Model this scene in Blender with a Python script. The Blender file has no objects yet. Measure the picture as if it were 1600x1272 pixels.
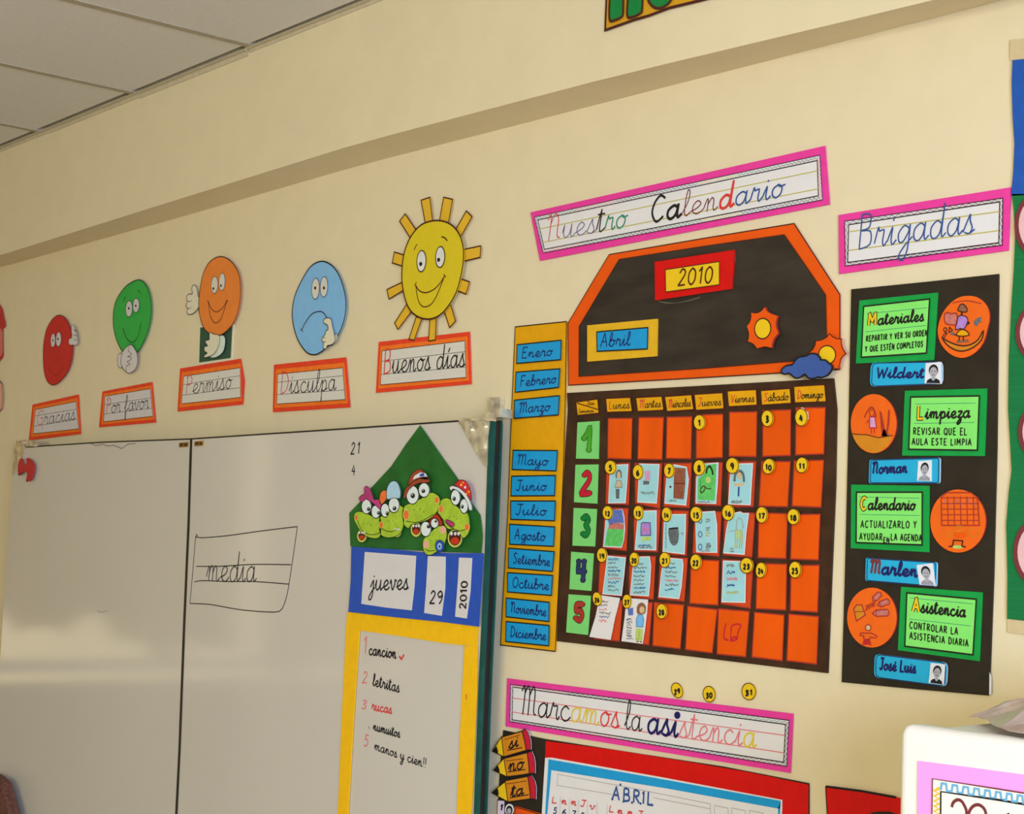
import bpy, math, random
from mathutils import Vector, Matrix
random.seed(7)
C = bpy.context.scene.collection
SC = bpy.context.scene

# ------------------------------------------------------------------ camera
DIST, EYE, F = 2.05, 1.65, 2625.4           # metres from the wall, eye height, focal length in pixels of 1600
AX = Vector((0.63261961, -0.77342691, 0.04004612))     # camera right, in the room
YAW, PITCH, ROLL = .8886, -.0844, .0402
def cam_axes():
    cy, sy, cp, sp, cr, sr = math.cos(YAW), math.sin(YAW), math.cos(PITCH), math.sin(PITCH), math.cos(ROLL), math.sin(ROLL)
    Ry = Matrix(((cy,0,sy),(0,1,0),(-sy,0,cy)))
    Rx = Matrix(((1,0,0),(0,cp,-sp),(0,sp,cp)))
    Rz = Matrix(((cr,-sr,0),(sr,cr,0),(0,0,1)))
    return Rz @ Rx @ Ry                      # wall frame (right, down, into wall) -> camera frame
M3 = cam_axes(); M3T = M3.transposed()
def to_room(v): return Vector((v[0], v[2], -v[1]))
right, down, fwd = to_room(M3[0]), to_room(M3[1]), to_room(M3[2])
cam = bpy.data.cameras.new('camera'); camo = bpy.data.objects.new('camera', cam); C.objects.link(camo)
cam.sensor_width = 36; cam.lens = 36*F/1600; cam.clip_start = .05
m = Matrix.Identity(4)
for i in range(3):
    m[i][0] = right[i]; m[i][1] = -down[i]; m[i][2] = -fwd[i]
m[0][3], m[1][3], m[2][3] = 0, -DIST, EYE
camo.matrix_world = m
SC.camera = camo
SC.view_settings.view_transform = 'Standard'; SC.view_settings.look = 'None'
SC.view_settings.exposure = 0.06; SC.view_settings.gamma = 1; SC.view_settings.use_curve_mapping = False
SC.cycles.use_denoising = True
SC.cycles.max_bounces = 6; SC.cycles.diffuse_bounces = 4

# ------------------------------------------------------------------ light: sky outside, daylight through the window openings
w = bpy.data.worlds.new('sky'); SC.world = w; w.use_nodes = True
w.node_tree.nodes['Background'].inputs[0].default_value = (.75, .86, 1, 1)
w.node_tree.nodes['Background'].inputs[1].default_value = 0.04
def area(name, loc, target, sx, sy, power, col):
    l = bpy.data.lights.new(name, 'AREA'); l.shape = 'RECTANGLE'; l.size = sx; l.size_y = sy; l.energy = power; l.color = col
    o = bpy.data.objects.new(name, l); C.objects.link(o); o.location = loc
    o.rotation_euler = (Vector(target)-Vector(loc)).to_track_quat('-Z', 'Y').to_euler()
    return o
XL, XR, YB, HC = -6.8, 2.3, -6.2, 2.80       # left wall, right wall, back wall, ceiling height
area('daylight_right', (XR+.12, -3.1, 1.75), (XR-1, -3.1, 1.75), 2.6, 1.3, 350, (.62, .70, .91))
area('daylight_back_right', (-1.0, YB-.12, 1.75), (-1.0, 0, 1.75), 2.6, 1.3, 113, (1, .87, .36))
area('daylight_back_left', (-4.6, YB-.12, 1.75), (-4.6, 0, 1.75), 2.6, 1.3, 1, (1, .86, .5))
area('daylight_left', (XL-.25, -1.75, 1.72), (0, -1.75, 1.72), 2.9, 1.5, 23, (1, .82, .45))

# ------------------------------------------------------------------ materials
def lin(c): c /= 255; return c/12.92 if c <= .04045 else ((c+.055)/1.055)**2.4
MATS = {}
def mat(name, r, g, b, rough=.6, spec=.3, metal=0, noise=.05, bump=.0, nscale=60, E=(.8,.76,.70), stretch=None, trans=None):
    """r,g,b: how it looks in the photo (0-255); E: how strongly its place is lit"""
    if name in MATS: return MATS[name]
    col = [min(.92, lin(v)/(e*(1 if E == (1,1,1) else 1.22))) for v, e in zip((r,g,b), E)]
    m = bpy.data.materials.new(name); m.use_nodes = True; nt = m.node_tree; p = nt.nodes['Principled BSDF']
    p.inputs['Roughness'].default_value = rough; p.inputs['Specular IOR Level'].default_value = spec; p.inputs['Metallic'].default_value = metal
    if trans: p.inputs['Transmission Weight'].default_value = trans
    if noise or bump:
        tc = nt.nodes.new('ShaderNodeTexCoord'); mp = nt.nodes.new('ShaderNodeMapping'); nz = nt.nodes.new('ShaderNodeTexNoise')
        nz.inputs['Scale'].default_value = nscale; nz.inputs['Detail'].default_value = 4
        if stretch: mp.inputs['Scale'].default_value = stretch
        geo = nt.nodes.new('ShaderNodeNewGeometry')
        nt.links.new(geo.outputs['Position'], mp.inputs[0]); nt.links.new(mp.outputs[0], nz.inputs[0])
        mx = nt.nodes.new('ShaderNodeMix'); mx.data_type = 'RGBA'
        mx.inputs[6].default_value = [c*(1-noise) for c in col]+[1]; mx.inputs[7].default_value = [min(.95, c*(1+noise)) for c in col]+[1]
        rg = nt.nodes.new('ShaderNodeMapRange'); rg.inputs[1].default_value = .35; rg.inputs[2].default_value = .65
        nt.links.new(nz.outputs[0], rg.inputs[0]); nt.links.new(rg.outputs[0], mx.inputs[0])
        nt.links.new(mx.outputs[2], p.inputs['Base Color'])
        if bump:
            bp = nt.nodes.new('ShaderNodeBump'); bp.inputs['Strength'].default_value = bump; bp.inputs['Distance'].default_value = .004
            nt.links.new(nz.outputs[0], bp.inputs['Height']); nt.links.new(bp.outputs[0], p.inputs['Normal'])
    else:
        p.inputs['Base Color'].default_value = col+[1]
    m.diffuse_color = col+[1]
    MATS[name] = m
    return m
EL = (.50,.43,.28); EM = (.62,.54,.40); E1 = (1,1,1)
def raw(name, r, g, b, **k): return mat(name, 255*1, 0, 0, **k) if 0 else mat(name, r, g, b, E=E1, **k)
wall_m   = raw('cream_plaster', 226, 214, 182, rough=.75, spec=.2, noise=.015, bump=.08, nscale=14)
wall2_m  = raw('dull_plaster', 165, 152, 128, rough=.8, noise=.03, nscale=6)
ceil_m   = raw('ceiling_board', 222, 222, 220, rough=.9, noise=.03, bump=.2, nscale=150)
angle_m  = raw('angle_paint', 200, 190, 166, rough=.5)
grid_m   = raw('grid_metal', 170, 163, 146, rough=.5)
floor_m  = raw('floor_tile', 178, 160, 132, rough=.35, noise=.1, nscale=5)
board_m  = raw('whiteboard_enamel', 207, 204, 199, rough=.1, spec=.5, noise=.015, nscale=2.2, bump=.035)
dark_m   = raw('dark_edge', 42, 38, 34, rough=.5)
green_me = raw('green_painted_metal', 38, 84, 76, rough=.8, spec=.04, noise=.12, nscale=30)
steel_m  = raw('galvanised_steel', 225, 216, 192, rough=.25, metal=.5, noise=.3, bump=.8, nscale=45)  # pale and dark patches in the colour imitate crinkled highlights on the metal
brass_m  = raw('brass', 170, 130, 60, rough=.35, metal=.8)
white_p  = mat('white_paper', 222, 217, 214, noise=.012, bump=.05, nscale=40)
white_pl = mat('white_paper_left', 168, 155, 130, noise=.012, E=EL)
white_pm = mat('white_paper_middle', 200, 188, 165, noise=.012, E=(.68,.6,.48))
ink_m    = raw('black_ink', 30, 26, 28, rough=.5, noise=0)
ink_br   = raw('brown_ink', 74, 30, 22, rough=.5, noise=0)
ink_gr   = raw('grey_pencil', 120, 115, 112, rough=.6, noise=0)
ink_lg   = raw('faint_pencil', 165, 160, 155, rough=.6, noise=0)
ink_red  = raw('red_ink', 215, 60, 60, rough=.5, noise=0)
ink_pink = raw('pink_ink', 225, 120, 130, rough=.5, noise=0)
ink_blue = raw('blue_ink', 50, 85, 150, rough=.5, noise=0)
ink_navy = raw('navy_ink', 28, 28, 95, rough=.5, noise=0)
ink_teal = raw('teal_ink', 50, 140, 110, rough=.5, noise=0)
ink_yel  = raw('yellow_ink', 225, 200, 50, rough=.5, noise=0)
ink_rule = raw('olive_rule', 190, 180, 70, rough=.5, noise=0)
ink_viol = raw('violet_ink', 110, 100, 150, rough=.5, noise=0)
ink_wine = raw('wine_ink', 120, 50, 60, rough=.5, noise=0)
pink_m   = mat('pink_card', 228, 60, 150, rough=.5, noise=.03)
red_m    = mat('red_card', 208, 10, 10, rough=.5, noise=.04)
orange_m = mat('orange_card', 228, 84, 4, rough=.55, noise=.03, nscale=25)
cell_m   = mat('orange_poster_paint', 228, 84, 0, rough=.5, noise=.09, nscale=14, stretch=(1,1,.25))
cell_d   = mat('faded_red_orange_paint', 205, 70, 24, rough=.5, noise=.06, nscale=20)
black_m  = mat('black_poster_paint', 52, 44, 36, rough=.55, noise=.25, nscale=18, stretch=(.5,1,2))
brown_m  = mat('brown_black_paint', 60, 38, 24, rough=.45, noise=.3, nscale=22, bump=.3)
panel_m  = mat('black_panel_paint', 40, 33, 24, rough=.6, noise=.15, nscale=30)
amber_m  = mat('amber_card', 222, 158, 8, rough=.5, noise=.03)
mustard_m= mat('mustard_card', 214, 176, 40, rough=.5, noise=.03)
cyan_m   = mat('sky_blue_card', 30, 150, 205, rough=.35, noise=.03)
lgreen_m = mat('light_green_card', 130, 222, 105, rough=.5, noise=.02)
mint_m   = mat('mint_card', 122, 205, 112, rough=.5, noise=.02)
green_m  = mat('green_card', 12, 150, 62, rough=.5, noise=.05)
discor_m = mat('orange_disc_card', 232, 100, 24, rough=.4, noise=.03)
badge_m  = mat('yellow_badge_card', 232, 190, 30, rough=.35, noise=.02)
pale_m   = mat('pale_cyan_paper', 155, 206, 210, rough=.5, noise=.03, bump=.1, nscale=30)
cloud_m  = mat('blue_cloud_card', 58, 86, 150, rough=.5, noise=.08, nscale=25)
sunyel_m = mat('sun_yellow_card', 208, 182, 28, rough=.5, noise=.02, E=(.72,.66,.52))
ray_m    = mat('ray_gold_card', 214, 165, 38, rough=.5, noise=.02, E=(.72,.66,.52))
redl_m   = mat('red_face_card', 160, 32, 24, rough=.5, noise=.05, E=EL)
greenl_m = mat('green_face_card', 40, 132, 44, rough=.5, noise=.04, E=EL)
orangel_m= mat('orange_face_card', 208, 112, 40, rough=.5, noise=.03, E=EM)
bluel_m  = mat('blue_face_card', 118, 165, 190, rough=.5, noise=.02, E=(.66,.6,.48))
redb_m   = mat('red_border_card', 205, 55, 25, rough=.5, noise=.06, E=EM)
orangeb_m= mat('orange_border_card', 222, 100, 25, rough=.5, noise=.06, E=EM)
roof_m   = mat('dark_green_roof_card', 34, 94, 36, rough=.45, noise=.16, nscale=22, E=(.74,.68,.58))
bluec_m  = mat('royal_blue_card', 38, 76, 162, rough=.5, noise=.04, E=(.74,.68,.58))
yellowf_m= mat('egg_yellow_card', 236, 178, 14, rough=.5, noise=.03, E=(.74,.68,.58))
frog_m   = mat('frog_yellow_green', 160, 186, 50, rough=.35, noise=.1, nscale=70, E=(.74,.68,.58))
frogd_m  = mat('frog_lime_edge', 190, 196, 86, rough=.35, noise=.08, nscale=70, E=(.74,.68,.58))
cheek_m  = mat('cheek_orange', 226, 110, 50, rough=.35, noise=.1, E=(.74,.68,.58))
cheekp_m = mat('cheek_pink', 226, 150, 140, rough=.35, noise=.1, E=(.74,.68,.58))
mouth_m  = mat('mouth_red', 190, 52, 30, rough=.35, noise=.15, E=(.74,.68,.58))
mouthd_m = mat('mouth_dark', 80, 28, 22, rough=.35, noise=.15, E=(.74,.68,.58))
eye_m    = mat('eye_white', 214, 222, 214, rough=.3, noise=.03, E=(.74,.7,.62))
bow_m    = mat('bow_magenta', 176, 56, 110, rough=.35, noise=.15, nscale=50, E=(.74,.68,.58))
capb_m   = mat('cap_pale_blue', 165, 196, 206, rough=.35, noise=.06, E=(.74,.68,.58))
hatb_m   = mat('hat_brown', 150, 66, 38, rough=.4, noise=.15, nscale=60, E=(.74,.68,.58))
hatr_m   = mat('hat_red', 200, 44, 50, rough=.4, noise=.1, E=(.74,.68,.58))
grey_m   = mat('photo_grey', 150, 150, 160, rough=.3, noise=.04)
photo_m  = mat('photo_white', 222, 222, 226, rough=.3, noise=.02)
hair_m   = mat('photo_black', 34, 34, 38, rough=.3, noise=.05)
skinp_m  = mat('photo_skin_grey', 168, 166, 170, rough=.3, noise=.05)
blueP_m  = mat('poster_blue_fabric', 28, 82, 165, rough=.7, noise=.05)
greenP_m = mat('poster_green_crepe', 12, 112, 58, rough=.7, noise=.06, bump=.3, nscale=40, stretch=(.2,1,6))
blush_m  = mat('pale_pink_card', 226, 180, 178, rough=.6, noise=.02)
wood_m   = mat('pencil_orange_card', 205, 130, 30, rough=.45, noise=.04)
tape_m   = raw('masking_tape', 206, 190, 150, rough=.5, spec=.4, noise=.03)
crimson_m= mat('crimson_card', 190, 28, 50, rough=.45, noise=.05)
navyc_m  = mat('navy_card', 38, 52, 92, rough=.45, noise=.08)
leaf_m   = mat('leaf_green_card', 70, 160, 40, rough=.45, noise=.08)
pine_m   = mat('pine_green_card', 10, 120, 50, rough=.45, noise=.08)
brick_m  = mat('brick_red_card', 165, 50, 40, rough=.45, noise=.08)
cab_m    = raw('white_enamel_cabinet', 248, 247, 243, rough=.35, spec=.5, noise=.004)
pinkb_m  = raw('bright_pink_card', 250, 165, 245, rough=.5, noise=.01)
film_m   = raw('crumpled_film', 206, 188, 188, rough=.3, noise=.12, nscale=14)

# ------------------------------------------------------------------ from a point of the photo to the wall
def W(px, py, h=0.0):
    d = M3T @ Vector(((px-800)/F, (py-636)/F, 1))
    t = (DIST-h)/d[2]
    return Vector((d[0]*t, -h, EYE-d[1]*t))
def Q(x0, y0, k, pts): return [(x0+x/k, y0+y/k) for x, y in pts]
def ell(cx, cy, rx, ry, n=28, rot=0, a0=0, a1=2*math.pi):
    o = []
    for i in range(n if a1-a0 > 6.2 else n+1):
        a = a0+(a1-a0)*i/n; x, y = rx*math.cos(a), ry*math.sin(a)
        o.append((cx+x*math.cos(rot)-y*math.sin(rot), cy+x*math.sin(rot)+y*math.cos(rot)))
    return o
def smooth(P, closed=False, n=4):
    if len(P) < 3: return list(P)
    out = []; N = len(P)
    for i in range(N if closed else N-1):
        if closed: p0, p1, p2, p3 = P[i-1], P[i], P[(i+1)%N], P[(i+2)%N]
        else: p0, p1, p2, p3 = P[max(i-1,0)], P[i], P[i+1], P[min(i+2,N-1)]
        for j in range(n):
            t = j/n
            out.append(tuple(.5*((2*b)+(-a+c)*t+(2*a-5*b+4*c-d)*t*t+(-a+3*b-3*c+d)*t**3) for a, b, c, d in zip(p0,p1,p2,p3)))
    if not closed: out.append(tuple(P[-1]))
    return out
def lerp(a, b, t): return tuple(x+(y-x)*t for x, y in zip(a, b))
def mid(A, B, t): return [lerp(a, b, t) for a, b in zip(A, B)]
def grow(P, k):
    cx = sum(p[0] for p in P)/len(P); cy = sum(p[1] for p in P)/len(P)
    return [(cx+(x-cx)*k, cy+(y-cy)*k) for x, y in P]

def tag(o, label=None, cat=None, group=None, kind=None):
    if label: o['label'] = label
    if cat: o['category'] = cat
    if group: o['group'] = group
    if kind: o['kind'] = kind
    return o
def thing(name, label, cat, at, group=None, h=0):
    o = bpy.data.objects.new(name, None); C.objects.link(o); o.location = W(*at, h); o.empty_display_size = .03
    return tag(o, label, cat, group)

class Sheet:
    """collects flat paper, card and ink shapes given in photo coordinates, lying h metres off the wall"""
    def __init__(s): s.k = 0; s.v = []; s.f = []; s.mi = []; s.m = []
    def _m(s, m):
        if m not in s.m: s.m.append(m)
        return s.m.index(m)
    def flat(s, P, h, m):
        i = len(s.v); s.v += [W(x, y, h) for x, y in P]; s.f.append(list(range(i, i+len(P)))); s.mi.append(s._m(m)); s._fix(); return s
    def _fix(s):
        f = s.f[-1]; n = Vector((0,0,0)); c = s.v[f[0]]
        for a, b in zip(f[1:-1], f[2:]): n += (s.v[a]-c).cross(s.v[b]-c)
        if n.y > 0: s.f[-1] = f[::-1]
    def slab(s, P, h, t, m, side=None):
        s.flat(P, h, m); top = s.f[-1]; n = len(s.v)
        for k in top: s.v.append(s.v[k]+Vector((0, t, 0)))
        bot = list(range(n, n+len(top)))
        mi = s._m(side or m)
        for k in range(len(top)):
            s.f.append([top[k], bot[k], bot[(k+1)%len(top)], top[(k+1)%len(top)]]); s.mi.append(mi)
        s.f.append(bot[::-1]); s.mi.append(mi); return s
    def line(s, P, h, m, w=.002, closed=False, sm=False, n=4):
        if sm: P = smooth(P, closed, n)
        Q_ = [W(x, y, h) for x, y in P]; out = [Q_[0]]
        for q in Q_[1:]:
            if (q-out[-1]).length > 1e-5: out.append(q)
        if closed and (out[0]-out[-1]).length < 1e-5: out.pop()
        if closed: return s._strip(out, m, w, True)
        run = [out[0]]
        for i in range(1, len(out)):                       # a pen stroke is cut where it turns sharply
            run.append(out[i])
            if i < len(out)-1:
                d1 = (out[i]-out[i-1]).normalized(); d2 = (out[i+1]-out[i]).normalized()
                if d1.dot(d2) < .1: s._strip(run, m, w, False, d1, None); run = [out[i]-d2*w*.4]
        return s._strip(run, m, w, False)
    def _strip(s, out, m, w, closed, *a_):
        N = len(out)
        if N < 2: return s
        s.k = (s.k+1) % 24; i0 = len(s.v)
        for i in range(N):
            a = out[i-1] if (i or closed) else out[i]; b = out[(i+1)%N] if (i < N-1 or closed) else out[i]
            d1 = (out[i]-a); d2 = (b-out[i])
            d = (d1.normalized() if d1.length else Vector())+(d2.normalized() if d2.length else Vector())
            if d.length < .2: d = d2 if d2.length else d1
            d.normalize(); k_ = 1
            if d1.length and d2.length: k_ = 1/max(.45, d.dot(d1.normalized()))
            nn = Vector((d.z, 0, -d.x))*w/2*k_
            lift = Vector((0, -(s.k*7e-6+i*1.5e-6), 0))      # later ink lies over earlier ink
            s.v += [out[i]+nn+lift, out[i]-nn+lift]
        mi = s._m(m)
        for i in range(N if closed else N-1):
            a, b = i0+2*i, i0+2*((i+1)%N)
            s.f.append([a, b, b+1, a+1]); s.mi.append(mi); s._fix()
        return s
    def ring(s, P, h, m, w=.002): return s.line(P, h, m, w, closed=True)
    def text(s, txt, p0, p1, xh, h, m, w=.002, up=(0,-1), slant=.12, mats=None, ws=None, gap=.12, block=False):
        adv = []; x = 0
        for ch in txt:
            g = (BLK.get(ch) if block else None) or FONT.get(ch)
            adv.append(x); x += (g[0] if g else .6)+gap
        tot = max(x-gap, .1)
        ux, uy = (p1[0]-p0[0])/tot, (p1[1]-p0[1])/tot
        for k, ch in enumerate(txt):
            g = (BLK.get(ch) if block else None) or FONT.get(ch)
            if not g: continue
            mm = mats[k] if mats else m; ww = ws[k] if ws else w
            for st in g[1]:
                pts = [(p0[0]+ux*(adv[k]+x+slant*y)+up[0]*y*xh, p0[1]+uy*(adv[k]+x+slant*y)+up[1]*y*xh) for x, y in st[1]]
                s.line(pts, h, mm, ww, sm=not st[0], n=3)
        return s
    def zig(s, p0, p1, amp, n, h, m, w=.0012):
        dx, dy = p1[0]-p0[0], p1[1]-p0[1]; L = math.hypot(dx, dy); nx, ny = -dy/L, dx/L; P = []
        for i in range(n+1):
            a = amp*(1 if i % 2 else -1)*random.uniform(.7, 1); t = i/n
            P.append((p0[0]+dx*t+nx*a, p0[1]+dy*t+ny*a))
        return s.line(P, h, m, w)
    def scrib(s, a, b, rows, h, ms, size=1.6, w=.0012):
        """rows of illegible small handwriting between two corners"""
        for r in range(rows):
            y = a[1]+(b[1]-a[1])*(r+.5)/rows; x1 = a[0]+(b[0]-a[0])*random.uniform(.6, 1); x = a[0]; P = []
            while x < x1:
                P.append((x, y+random.uniform(-size, size))); x += random.uniform(.5, 1.3)
            if len(P) > 2: s.line(P, h, ms[r % len(ms)], w, sm=True, n=2)
        return s
    def build(s, name, parent=None, label=None, cat=None, group=None, kind=None):
        me = bpy.data.meshes.new(name)
        if parent: org = parent_loc(parent)
        else:
            org = sum(s.v, Vector())/len(s.v)
        me.from_pydata([p-org for p in s.v], [], s.f)
        for m_ in s.m: me.materials.append(m_)
        me.polygons.foreach_set('material_index', s.mi); me.update()
        o = bpy.data.objects.new(name, me); C.objects.link(o)
        if parent: o.parent = parent
        else: o.location = org
        o['_o'] = list(org)
        return tag(o, label, cat, group, kind)
def parent_loc(p):
    return Vector(p['_o']) if '_o' in p.keys() else p.location.copy()

# ------------------------------------------------------------------ one-stroke handwriting
RAW = {
'a':"1.1|.85,.8 .55,1 .15,.72 .12,.25 .4,0 .75,.3 .88,1 .85,.35 .95,.03 1.2,.25", 'b':"1|.0,.2 .4,1.3 .4,1.9 .2,1.9 .15,1 .15,.2 .45,0 .8,.3 .75,.8 .5,.95 .25,.7|.75,.8 1.1,.85",
'c':".9|.8,.8 .5,1 .15,.7 .12,.3 .4,0 .75,.05 1,.3", 'd':"1.1|.85,.8 .5,1 .12,.65 .15,.15 .45,0 .8,.4 .95,1.95 .88,.5 .95,.03 1.2,.25",
'e':".9|0,.25 .5,.45 .75,.75 .5,1 .2,.75 .15,.3 .45,0 .8,.1 1,.3", 'f':".7|0,.3 .45,1.2 .45,1.9 .25,1.8 .2,0 .2,-.9 .35,-.8 .35,0 .8,.3",
'g':"1|.85,.8 .5,1 .12,.6 .2,.1 .5,.1 .82,.6 .9,1 .85,-.4 .55,-1 .25,-.75 .6,-.2 1.15,.3", 'h':"1|0,.2 .4,1.4 .35,2 .2,1.6 .15,0|.15,.5 .5,1 .75,.8 .75,.2 .9,0 1.1,.25",
'i':".55|0,.2 .3,1 .27,.3 .4,0 .65,.25|!.32,1.35 .36,1.5", 'j':".6|0,.3 .4,1 .38,-.5 .1,-1 -.15,-.8 .2,-.2 .7,.3|!.42,1.35 .46,1.5",
'l':".55|0,.2 .4,1.1 .45,1.85 .28,1.95 .2,1.2 .2,.3 .38,0 .65,.25", 'm':"1.45|0,.3 .2,.95 .3,.8 .28,0|.28,.5 .5,1 .7,.8 .68,0|.68,.5 .95,1 1.12,.8 1.12,.2 1.25,0 1.5,.25",
'n':"1.05|0,.3 .2,.95 .3,.8 .28,0|.28,.5 .55,1 .73,.8 .73,.2 .87,0 1.1,.25", 'o':".95|.55,1 .15,.75 .1,.3 .4,0 .75,.25 .8,.75 .5,1 .65,.82 1.05,.9",
'p':"1|0,.3 .28,1 .25,-1|.27,.6 .6,1 .85,.7 .8,.2 .5,0 .3,.15|.6,.02 1.05,.25", 'q':"1|.85,.8 .5,1 .12,.6 .2,.1 .5,.05 .82,.6 .88,1 .85,-1 1.1,.2",
'r':".8|0,.2 .2,1.1 .3,.88 .62,.92 .58,.3 .7,0 .9,.25", 's':".75|0,.1 .42,1.08 .45,.75 .65,.3 .45,0 .12,.1|.5,0 .85,.2",
't':".65|0,.2 .32,1.7 .27,.3 .4,0 .75,.25|!0,1.35 .65,1.35", 'u':"1.05|0,.4 .15,1 .12,.3 .35,0 .68,.35 .78,1 .78,.2 .9,0 1.15,.25",
'v':".9|0,.6 .15,1 .3,.3 .48,0 .72,.5 .75,1 1,.85", 'y':"1|0,.4 .15,1 .15,.35 .35,.05 .7,.4 .8,1 .75,-.5 .45,-1 .2,-.75 .6,-.2 1.1,.3", 'z':".8|.1,.9 .4,1 .72,.9 .2,.1 .6,0 .65,-.6 .3,-1 .2,-.7 .9,.25",
'á':"1.1|.85,.8 .55,1 .15,.72 .12,.25 .4,0 .75,.3 .88,1 .85,.35 .95,.03 1.2,.25|!.55,1.3 .75,1.6", 'é':".9|0,.25 .5,.45 .75,.75 .5,1 .2,.75 .15,.3 .45,0 .8,.1 1,.3|!.5,1.3 .7,1.6", 'í':".55|0,.2 .3,1 .27,.3 .4,0 .65,.25|!.3,1.3 .5,1.65",
'A':"1.2|!.05,0 .55,2 1.05,0|!.25,.75 .9,.75", 'B':"1.15|!.2,2 .2,0|.2,2 .8,1.9 .8,1.2 .25,1.05 .9,.95 .95,.2 .2,0",
'C':"1.1|1,1.7 .6,2 .2,1.5 .1,.7 .5,0 1,.35", 'D':"1.2|!.2,2 .2,0|.05,2 .7,1.9 1.1,1.2 .9,.3 .2,0", 'E':"1|!.9,2 .15,2 .15,0 .95,0|!.15,1.05 .75,1.05", 'É':"1|!.9,2 .15,2 .15,0 .95,0|!.15,1.05 .75,1.05|!.5,2.2 .75,2.5",
'F':"1|!.95,2 .15,2 .15,0|!.15,1.05 .75,1.05", 'G':"1.2|1,1.7 .6,2 .15,1.5 .1,.6 .5,0 1,.3|!1,.95 1,-.6|!.6,.95 1.1,.95", 'I':".4|!.2,2 .2,0", 'J':".9|!.1,2 .95,2|.6,2 .6,.4 .35,0 .05,.3",
'L':".95|!.15,2 .15,0 .95,0", 'M':"1.5|0,1.6 .2,2 .3,1.5 .25,0|.28,1.4 .55,2 .75,1.6 .75,0|.77,1.4 1.05,2 1.25,1.6 1.25,.3 1.5,.1", 'N':"1.3|0,1.6 .2,2 .3,1.5 .25,0|.28,1.2 .6,2 .95,1.6 .95,.3 1.25,.1",
'O':"1.2|.6,2 .15,1.5 .15,.5 .6,0 1.05,.5 1.05,1.5 .6,2", 'P':"1.05|.3,2 .2,0|.1,1.7 .5,2 .95,1.6 .8,1.1 .25,1", 'Q':"1.2|.6,2 .15,1.5 .15,.5 .6,0 1.05,.5 1.05,1.5 .6,2|!.7,.5 1.15,-.1", 'R':"1.1|!.2,0 .2,2|.2,2 .85,1.8 .8,1.15 .2,1|!.4,1 1,0",
'S':"1|.85,1.75 .5,2 .15,1.6 .5,1.1 .85,.6 .5,0 .1,.25", 'T':"1.05|!.05,2 1,2|!.52,2 .52,0", 'U':"1.1|.15,2 .15,.5 .5,0 .9,.5 .9,2|", 'V':"1.1|!.05,2 .5,0 1,2", 'W':"1.5|!.05,2 .4,0 .75,1.5 1.1,0 1.45,2",
'Y':"1.05|!.05,2 .5,1 .95,2|!.5,1 .5,0", 'Z':"1|!.1,2 .9,2 .1,0 .95,0", '!':".4|!.25,2 .2,.6|!.18,.15 .2,0",
'0':"1|.5,2 .15,1.5 .15,.5 .5,0 .85,.5 .85,1.5 .5,2", '1':".7|!.15,1.5 .45,2 .45,0", '2':"1|.15,1.5 .45,2 .8,1.6 .6,.9 .1,0|!.1,0 .9,.05", '3':"1|.15,1.75 .5,2 .8,1.6 .4,1.1 .85,.6 .5,0 .1,.3",
'4':"1|!.5,2 .1,.8 .9,.8|!.65,1.5 .65,0", '5':"1|!.85,2 .3,2 .22,1.1|.22,1.1 .6,1.25 .85,.7 .55,0 .1,.2", '6':"1|.75,1.9 .3,1.4 .12,.6 .45,0 .85,.5 .55,1.05 .2,.7", '7':".9|!.1,2 .85,2 .35,0", '8':"1|.5,1.05 .2,1.5 .5,2 .8,1.5 .5,1.05 .12,.5 .5,0 .88,.5 .5,1.05", '9':"1|.85,1.5 .5,1 .15,1.5 .5,2 .85,1.5 .8,.6 .5,0",
}
RAWB = {'M':"1.3|!.1,0 .2,2 .65,.7 1.1,2 1.2,0", 'N':"1.1|!.1,0 .15,2 .95,0 1,2", 'W':"1.5|!.05,2 .4,0 .75,1.5 1.1,0 1.45,2", 'G':"1.1|1,1.7 .6,2 .15,1.5 .15,.5 .55,0 1,.4|!1,.9 1,.2|!.6,.9 1.05,.9", 'Z':"1|!.1,2 .9,2 .1,0 .95,0", 'A':"1.1|!.05,0 .55,2 1.05,0|!.25,.7 .85,.7"}
FONT = {}; BLK = {}
for k_, v_ in RAWB.items():
    BLK[k_] = (float(v_.split('|')[0]), [(p_[0] == '!', [tuple(float(c) for c in q.split(',')) for q in p_.lstrip('!').split()]) for p_ in v_.split('|')[1:]])
for k_, v_ in RAW.items():
    parts_ = v_.split('|'); st_ = []
    for p_ in parts_[1:]:
        if not p_: continue
        str8 = p_[0] == '!'
        st_.append((str8, [tuple(float(c) for c in q.split(',')) for q in p_.lstrip('!').split()]))
    FONT[k_] = (float(parts_[0]), st_)
def colours(spec):
    """[('Nu', material, width), ...] -> text, mats, widths"""
    t = ''; ms = []; ws = []
    for s_, m_, w_ in spec: t += s_; ms += [m_]*len(s_); ws += [w_]*len(s_)
    return t, ms, ws

# ------------------------------------------------------------------ plain solids for the room
def solid(name, verts, faces, m, parent=None, loc=None, bevel=0, seg=3, kind=None, label=None, smooth_=False):
    me = bpy.data.meshes.new(name); org = loc or Vector()
    me.from_pydata([Vector(v)-org for v in verts], [], faces); me.materials.append(m); me.update()
    o = bpy.data.objects.new(name, me); C.objects.link(o)
    if parent: o.parent = parent; 
    else: o.location = org
    if bevel:
        b = o.modifiers.new('bevel', 'BEVEL'); b.width = bevel; b.segments = seg
    return tag(o, label, kind=kind)
BOXF = [(0,3,2,1),(4,5,6,7),(0,1,5,4),(1,2,6,5),(2,3,7,6),(3,0,4,7)]
def boxv(x0,x1,y0,y1,z0,z1): return [(x0,y0,z0),(x1,y0,z0),(x1,y1,z0),(x0,y1,z0),(x0,y0,z1),(x1,y0,z1),(x1,y1,z1),(x0,y1,z1)]
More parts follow.
